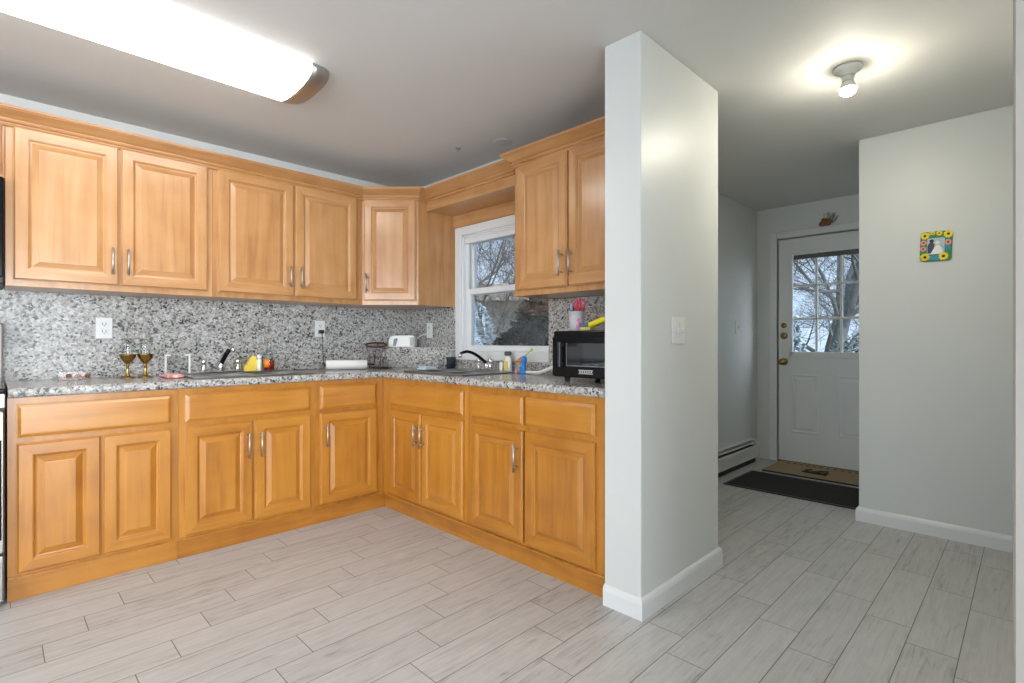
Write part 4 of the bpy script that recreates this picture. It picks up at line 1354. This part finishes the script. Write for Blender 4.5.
obj('shaded_fin_core', MB().box((hx0_ + 0.01, hy_ - 0.058, 0.004), (hx1_ - 0.01, hy_ - 0.008, 0.155)), gap_shade_m, r)  # near-black core with the shade of slots and floor gap put into its colour
for x in (hx0_ + 0.015, hx1_ - 0.030):
    obj('end_cap', MB().prism([(hy_, 0.0), (hy_ - 0.066, 0.0), (hy_ - 0.074, 0.030), (hy_ - 0.074, 0.160), (hy_ - 0.060, 0.195), (hy_, 0.212)], x, x + 0.045, 'x'), heater_m, r)

b = MB().box((4.03, 0.795, 0.0003), (4.61, 1.705, 0.009), 0.003)
mat_m = simple('black_ribbed_carpet', (0.016, 0.015, 0.015), 0.9, noise=0.6, nscale=120, bump=0.8)
mr = thing('floor_mat', 'black ribbed floor mat in front of the entrance', 'mat', (4.32, 1.25, 0), 'entrance mats')
obj('rubber_border', b, blackmat_m, mr)
obj('carpet_top', MB().box((4.055, 0.82, 0.009), (4.585, 1.68, 0.0115)), mat_m, mr)
mr = thing('doormat', 'tan coir doormat with dark motif at the entrance door', 'mat', (4.92, 1.2, 0), 'entrance mats')
obj('coir_pad', MB().box((4.70, 0.80, 0.0003), (5.165, 1.645, 0.014), 0.004), simple('tan_coir', (0.36, 0.26, 0.15), 0.95, noise=0.3, nscale=90, bump=1.0), mr)
dk = simple('dark_coir_print', (0.045, 0.03, 0.022), 0.95, noise=0.3, nscale=90)
b = MB()
mcx, mcy = 4.90, 1.28
for s_ in (-1, 1):
    b.tube([(mcx + 0.045 * math.cos(a), mcy + s_ * 0.045 + 0.035 * math.sin(a), 0.0142) for a in [k * 2 * PI / 16 for k in range(13)]], 0.011, 6)
b.tube([(mcx - 0.075, mcy - 0.09, 0.0142), (mcx - 0.068, mcy + 0.09, 0.0142)], 0.012, 6)
b.tube([(mcx + 0.065, mcy - 0.07, 0.0142), (mcx, mcy, 0.0142), (mcx - 0.07, mcy, 0.0142)], 0.010, 6)
obj('motif', b, dk, mr)
obj('rubber_edge', MB().box((4.685, 0.80, 0.0003), (4.6995, 1.645, 0.013), 0.002), blackmat_m, mr)
b = MB()
for k in range(14):
    y_ = 0.86 + 0.053 * k
    b.box((5.09, y_, 0.0138), (5.115, y_ + 0.026, 0.0148))
obj('dark_dashes', b, dk, mr)

# small picture in a sunflower frame
r = thing('picture_frame', 'small sunflower-bordered picture hanging on the pale hall wall', 'picture', (QX, 0.388, 1.572))
PM = Matrix(((0, 0, -1, QX), (-1, 0, 0, 0.388), (0, 1, 0, 1.657), (0, 0, 0, 1))) @ Matrix.Rotation(-0.03, 4, 'Z')


def rrect(w_, h_, rad, n_=5):
    out = []
    for cx__, cy__, a0 in ((w_ / 2 - rad, -h_ / 2 + rad, -PI / 2), (w_ / 2 - rad, h_ / 2 - rad, 0), (-w_ / 2 + rad, h_ / 2 - rad, PI / 2), (-w_ / 2 + rad, -h_ / 2 + rad, PI)):
        for k in range(n_ + 1):
            a = a0 + PI / 2 * k / n_
            out.append((cx__ + rad * math.cos(a), cy__ + rad * math.sin(a)))
    return out


obj('frame', MB(PM).prism(rrect(0.142, 0.168, 0.018), 0.001, 0.010), simple('leaf_green_paint', (0.02, 0.20, 0.05), 0.4, noise=0.35, nscale=40), r)
obj('teal_band', MB(PM).prism(rrect(0.060, 0.026, 0.006) if False else [(p[0] - 0.002, p[1] - 0.066) for p in rrect(0.056, 0.026, 0.008)], 0.010, 0.0112).prism([(p[0] + 0.054, p[1] + 0.006) for p in rrect(0.024, 0.062, 0.008)], 0.010, 0.0110), simple('teal_paint', (0.01, 0.26, 0.36), 0.4, noise=0.15), r)
im = obj('photo_print', MB(PM).prism(rrect(0.078, 0.092, 0.004), 0.0100, 0.0116), simple('photo_backdrop', (0.42, 0.52, 0.56), 0.3, noise=0.35, nscale=50), r)
b = MB(PM).prism([(-0.036, -0.040), (-0.010, -0.040), (-0.006, 0.010), (-0.014, 0.022), (-0.030, 0.020), (-0.037, 0.0)], 0.0116, 0.0122)
b.lathe([(0.010, 0.0), (0.010, 0.0006), (0, 0.0006)], (-0.019, 0.030, 0.0116), 14)
obj('dark_figure', b, simple('navy_print', (0.03, 0.04, 0.09), 0.4, noise=0.2, nscale=60), im)
b = MB(PM).prism([(-0.022, -0.044), (0.034, -0.044), (0.026, -0.012), (0.014, 0.006), (0.004, 0.006), (-0.008, -0.012)], 0.0116, 0.0126)
b.lathe([(0.012, 0.0), (0.012, 0.001), (0, 0.001)], (0.008, 0.020, 0.0116), 14)
obj('white_figure', b, simple('white_print', (0.80, 0.80, 0.82), 0.4, noise=0.08, nscale=60), im)
ylw = simple('sunflower_yellow', (0.84, 0.62, 0.01), 0.45, noise=0.2, nscale=60)
dkc = simple('flower_centre', (0.05, 0.025, 0.01), 0.5, noise=0.2)
pkm = simple('flower_pink', (0.80, 0.27, 0.24), 0.45, noise=0.2, nscale=60)
def flower(u, v_, s_, mat_):
    b_ = MB(PM)
    for q in range(9):
        a = q * 2 * PI / 9
        c_, n_ = math.cos(a), math.sin(a)
        pts_ = []
        for k in range(10):
            t_ = 2 * PI * k / 10
            lx_, ly_ = s_ * 0.58 + s_ * 0.42 * math.cos(t_), s_ * 0.30 * math.sin(t_)
            pts_.append((u + lx_ * c_ - ly_ * n_, v_ + lx_ * n_ + ly_ * c_))
        b_.prism(pts_, 0.010, 0.0128 + 0.0002 * (q % 3))
    f_ = obj('flower', b_, mat_, r)
    obj('flower_centre', MB(PM).lathe([(s_ * 0.34, 0), (s_ * 0.3, 0.002), (0, 0.003)], (u, v_, 0.0128), 14), dkc, f_)


for u, v_, s_ in ((-0.050, 0.062, 0.021), (0.054, 0.064, 0.022), (-0.047, -0.060, 0.023), (0.036, -0.060, 0.023), (0.014, 0.072, 0.014), (-0.014, 0.074, 0.010), (-0.028, 0.074, 0.009)):
    flower(u, v_, s_, ylw)
for u, v_, s_ in ((-0.055, 0.022, 0.015), (-0.056, -0.012, 0.015), (0.054, 0.018, 0.016)):
    flower(u, v_, s_, pkm)

# bundle on the door casing
r = thing('figurine', 'small brown ornament with clear wrapper on top of the door casing', 'ornament', (DX - 0.05, 1.27, DZ + 0.07))
zt = DZ + 0.0705
oy = 1.272
brm = simple('brown_clay', (0.20, 0.08, 0.035), 0.6, noise=0.4, nscale=60)
b = MB()
for px_, py_, rz in ((0.0, 0.040, 0.020), (0.0, 0.010, 0.032), (-0.004, -0.012, 0.030), (0.002, 0.026, 0.034)):
    b.lathe([(0, 0), (0.020, 0.004), (0.024, rz), (0.014, rz * 1.9), (0, rz * 2.1)], (DX - 0.022 + px_ * 0.5, oy + py_, zt), 12, sx=0.55)
obj('body', b, brm, r)
b = MB()
for y_ in (0.020, -0.002):
    b.tube([(DX - 0.022, oy + y_, zt + 0.055), (DX - 0.022, oy + y_ * 1.2, zt + 0.112)], [0.007, 0.003], 8)
obj('ears', b, simple('cream_clay', (0.55, 0.50, 0.38), 0.6, noise=0.1), r)
b = MB()
for k in range(16):
    a = random.uniform(-1.1, 0.5)
    L = random.uniform(0.03, 0.11)
    w_ = random.uniform(0.006, 0.012)
    p0 = Vector((DX - 0.022, oy - 0.040, zt + 0.012))
    p1 = p0 + Vector((random.uniform(-0.02, 0.012), math.sin(a) * L * 0.6, math.cos(a) * L))
    b.face([b.v(p0), b.v(p1 + Vector((0.004, w_, 0))), b.v(p1 + Vector((0, 0, w_))), b.v(p1 - Vector((0.004, w_, 0)))])
obj('clear_wrapper', b, glass_mat('cellophane', (0.92, 0.92, 0.91), 0.5, 0.25), r)

# ------------------------------------------------------------------ outdoors
gm_ = simple('dormant_lawn', (0.13, 0.13, 0.075), 0.95, noise=0.4, nscale=2)
b = MB()
b.box((PX1 + 0.3, HY + 0.15, -0.6), (45, 45, -0.5)).box((DX + 0.15, -20, -0.6), (45, HY + 0.15, -0.5))
tag(obj('ground', b, gm_), 'winter lawn outside the windows', 'ground', kind='structure')
bark = simple('grey_bark', (0.030, 0.029, 0.027), 0.9, noise=0.4, nscale=12)
bark2 = simple('pale_lichen_bark', (0.055, 0.060, 0.062), 0.9, noise=0.4, nscale=12)


def tree(label, loc, h_, seed, mat_, levels=5, spread=0.55, trunk=0.13, low=0.25, droop=0.0, kids=4):
    rnd = random.Random(seed)
    b_ = MB()

    def grow(p, d_, L, r_, lev):
        pts_ = [p]
        q = p.copy()
        dd = d_.copy()
        seg = 4 if lev < 2 else 3
        for k in range(seg):
            dd = (dd + Vector((rnd.gauss(0, 0.13), rnd.gauss(0, 0.13), rnd.gauss(0.05 - droop * lev * 0.06, 0.10)))).normalized()
            q = q + dd * (L / seg)
            pts_.append(q.copy())
        taper = [r_ * (1 - 0.5 * k / seg) for k in range(seg + 1)]
        b_.tube(pts_, taper, 6 if lev < 2 else 3, cap=False)
        if lev >= levels:
            return
        n_ = kids + (1 if rnd.random() < 0.5 else 0) + (2 if lev == 0 else 0)
        for k in range(n_):
            f_ = (low if lev == 0 else 0.25) + (1 - (low if lev == 0 else 0.25)) * (k + rnd.random() * 0.8) / n_
            f_ = min(f_, 0.99)
            i_ = min(int(f_ * seg), seg - 1)
            pp = pts_[i_].lerp(pts_[i_ + 1], f_ * seg - i_)
            ax_ = Vector((rnd.gauss(0, 1), rnd.gauss(0, 1), rnd.gauss(0.25, 0.5))).normalized()
            nd_ = (d_ * (1 - spread) + ax_ * spread * 1.25).normalized()
            grow(pp, nd_, L * rnd.uniform(0.52, 0.74), max(r_ * (1 - 0.5 * f_) * rnd.uniform(0.42, 0.62), 0.0035), lev + 1)

    grow(Vector(loc), Vector((rnd.gauss(0, 0.06), rnd.gauss(0, 0.06), 1)).normalized(), h_ * 0.55, trunk, 0)
    t_ = obj('bare_tree', b_, mat_, None, origin=loc)
    return tag(t_, label, 'tree', 'bare winter trees')


Z0 = -0.5
tree('bare winter tree seen through the middle of the kitchen window', (6.9, 6.9, Z0), 4.8, 3, bark, 5, 0.46, 0.075, 0.15, kids=4)
tree('tall bare tree at the left of the kitchen window view', (8.9, 10.6, Z0), 6.6, 8, bark2, 5, 0.46, 0.10, 0.12, kids=4)
tree('bare tree farthest back in the kitchen window view', (20.0, 18.2, Z0), 10.0, 21, bark, 5, 0.52, 0.15, 0.12, kids=4)
tree('wide bare tree filling the entrance door panes', (11.0, 2.9, Z0), 5.8, 5, bark2, 5, 0.50, 0.15, 0.10, kids=5)
tree('second bare tree behind the one at the entrance door', (24.0, 6.0, Z0), 10.5, 14, bark, 5, 0.60, 0.20, 0.12, kids=5)


def shrub(name, label, loc, rx_, ry_, rz_, n_, size, mat_, seed, cat='shrub', bare=False):
    rnd = random.Random(seed)
    b_ = MB()
    for k in range(n_):
        a = rnd.uniform(0, 2 * PI)
        u = rnd.uniform(-0.2, 1)
        rad = math.sqrt(max(0.0, 1 - u * u)) * rnd.uniform(0.78, 1.05)
        lump = 1 + 0.15 * math.sin(a * 5 + seed) * math.cos(u * 6)
        p = Vector((loc[0] + rx_ * rad * math.cos(a) * lump, loc[1] + ry_ * rad * math.sin(a) * lump, loc[2] + rz_ * 0.35 + rz_ * 0.65 * u * lump))
        d1 = Vector((rnd.gauss(0, 1), rnd.gauss(0, 1), rnd.gauss(0, 1))).normalized()
        d2 = d1.orthogonal().normalized()
        s_ = size * rnd.uniform(0.6, 1.4)
        b_.face([b_.v(p - d1 * s_), b_.v(p + d2 * s_ * 0.45), b_.v(p + d1 * s_), b_.v(p - d2 * s_ * 0.45)])
    root = thing(name, label, cat, loc, 'garden shrubs')
    obj('foliage', b_, mat_, root)
    st = MB()
    for k in range(7):
        a = 2 * PI * k / 7
        st.tube([(loc[0] + 0.08 * math.cos(a), loc[1] + 0.08 * math.sin(a), loc[2] + 0.002), (loc[0] + rx_ * 0.35 * math.cos(a), loc[1] + ry_ * 0.35 * math.sin(a), loc[2] + rz_ * 0.8)], [0.03, 0.01], 6)
    obj('stems', st, bark, root)


shrub('evergreen_shrub', 'dark evergreen shrub at the lower right of the kitchen window', (4.52, 4.02, Z0), 0.62, 0.60, 2.02, 9500, 0.042, simple('dark_evergreen_leaf', (0.009, 0.013, 0.010), 0.8, noise=0.5, nscale=3, spec=0.08), 4)
shrub('frosted_shrub', 'pale silvery shrub at the lower left of the kitchen window', (4.6, 5.25, Z0), 0.42, 0.42, 1.95, 6000, 0.022, simple('silver_grey_leaf', (0.13, 0.16, 0.175), 0.6, noise=0.5, nscale=6), 9)
shrub('frosted_shrub', 'grey-green shrub beneath the tree beyond the entrance door', (8.5, 1.80, Z0), 0.5, 0.5, 1.55, 3200, 0.035, simple('grey_green_leaf', (0.06, 0.075, 0.07), 0.7, noise=0.5, nscale=5), 12)
shrub('frosted_shrub', 'pale bluish shrub at the left of the entrance door view', (7.4, 2.30, Z0), 0.30, 0.30, 1.9, 2400, 0.035, simple('blue_grey_leaf', (0.14, 0.17, 0.19), 0.7, noise=0.5, nscale=5), 15)

s = thing('garden_shed', 'low weathered brown shed roof behind the dark evergreen shrub', 'shed', (13.7, 12.6, Z0))
M = Matrix.Translation((13.7, 12.6, Z0)) @ Matrix.Rotation(-PI / 4, 4, 'Z') @ Matrix.Scale(1.4, 4)
obj('wall', MB(M).box((-1.2, -0.8, 0.0), (1.2, 0.8, 2.15)), simple('weathered_boards', (0.06, 0.05, 0.042), 0.9, noise=0.3, nscale=8), s)
obj('roof', MB(M).prism([(-1.05, 2.12), (1.05, 2.12), (0.0, 2.62)], -1.4, 1.4, 'x'), simple('tan_shingle', (0.10, 0.078, 0.058), 0.9, noise=0.4, nscale=14), s)
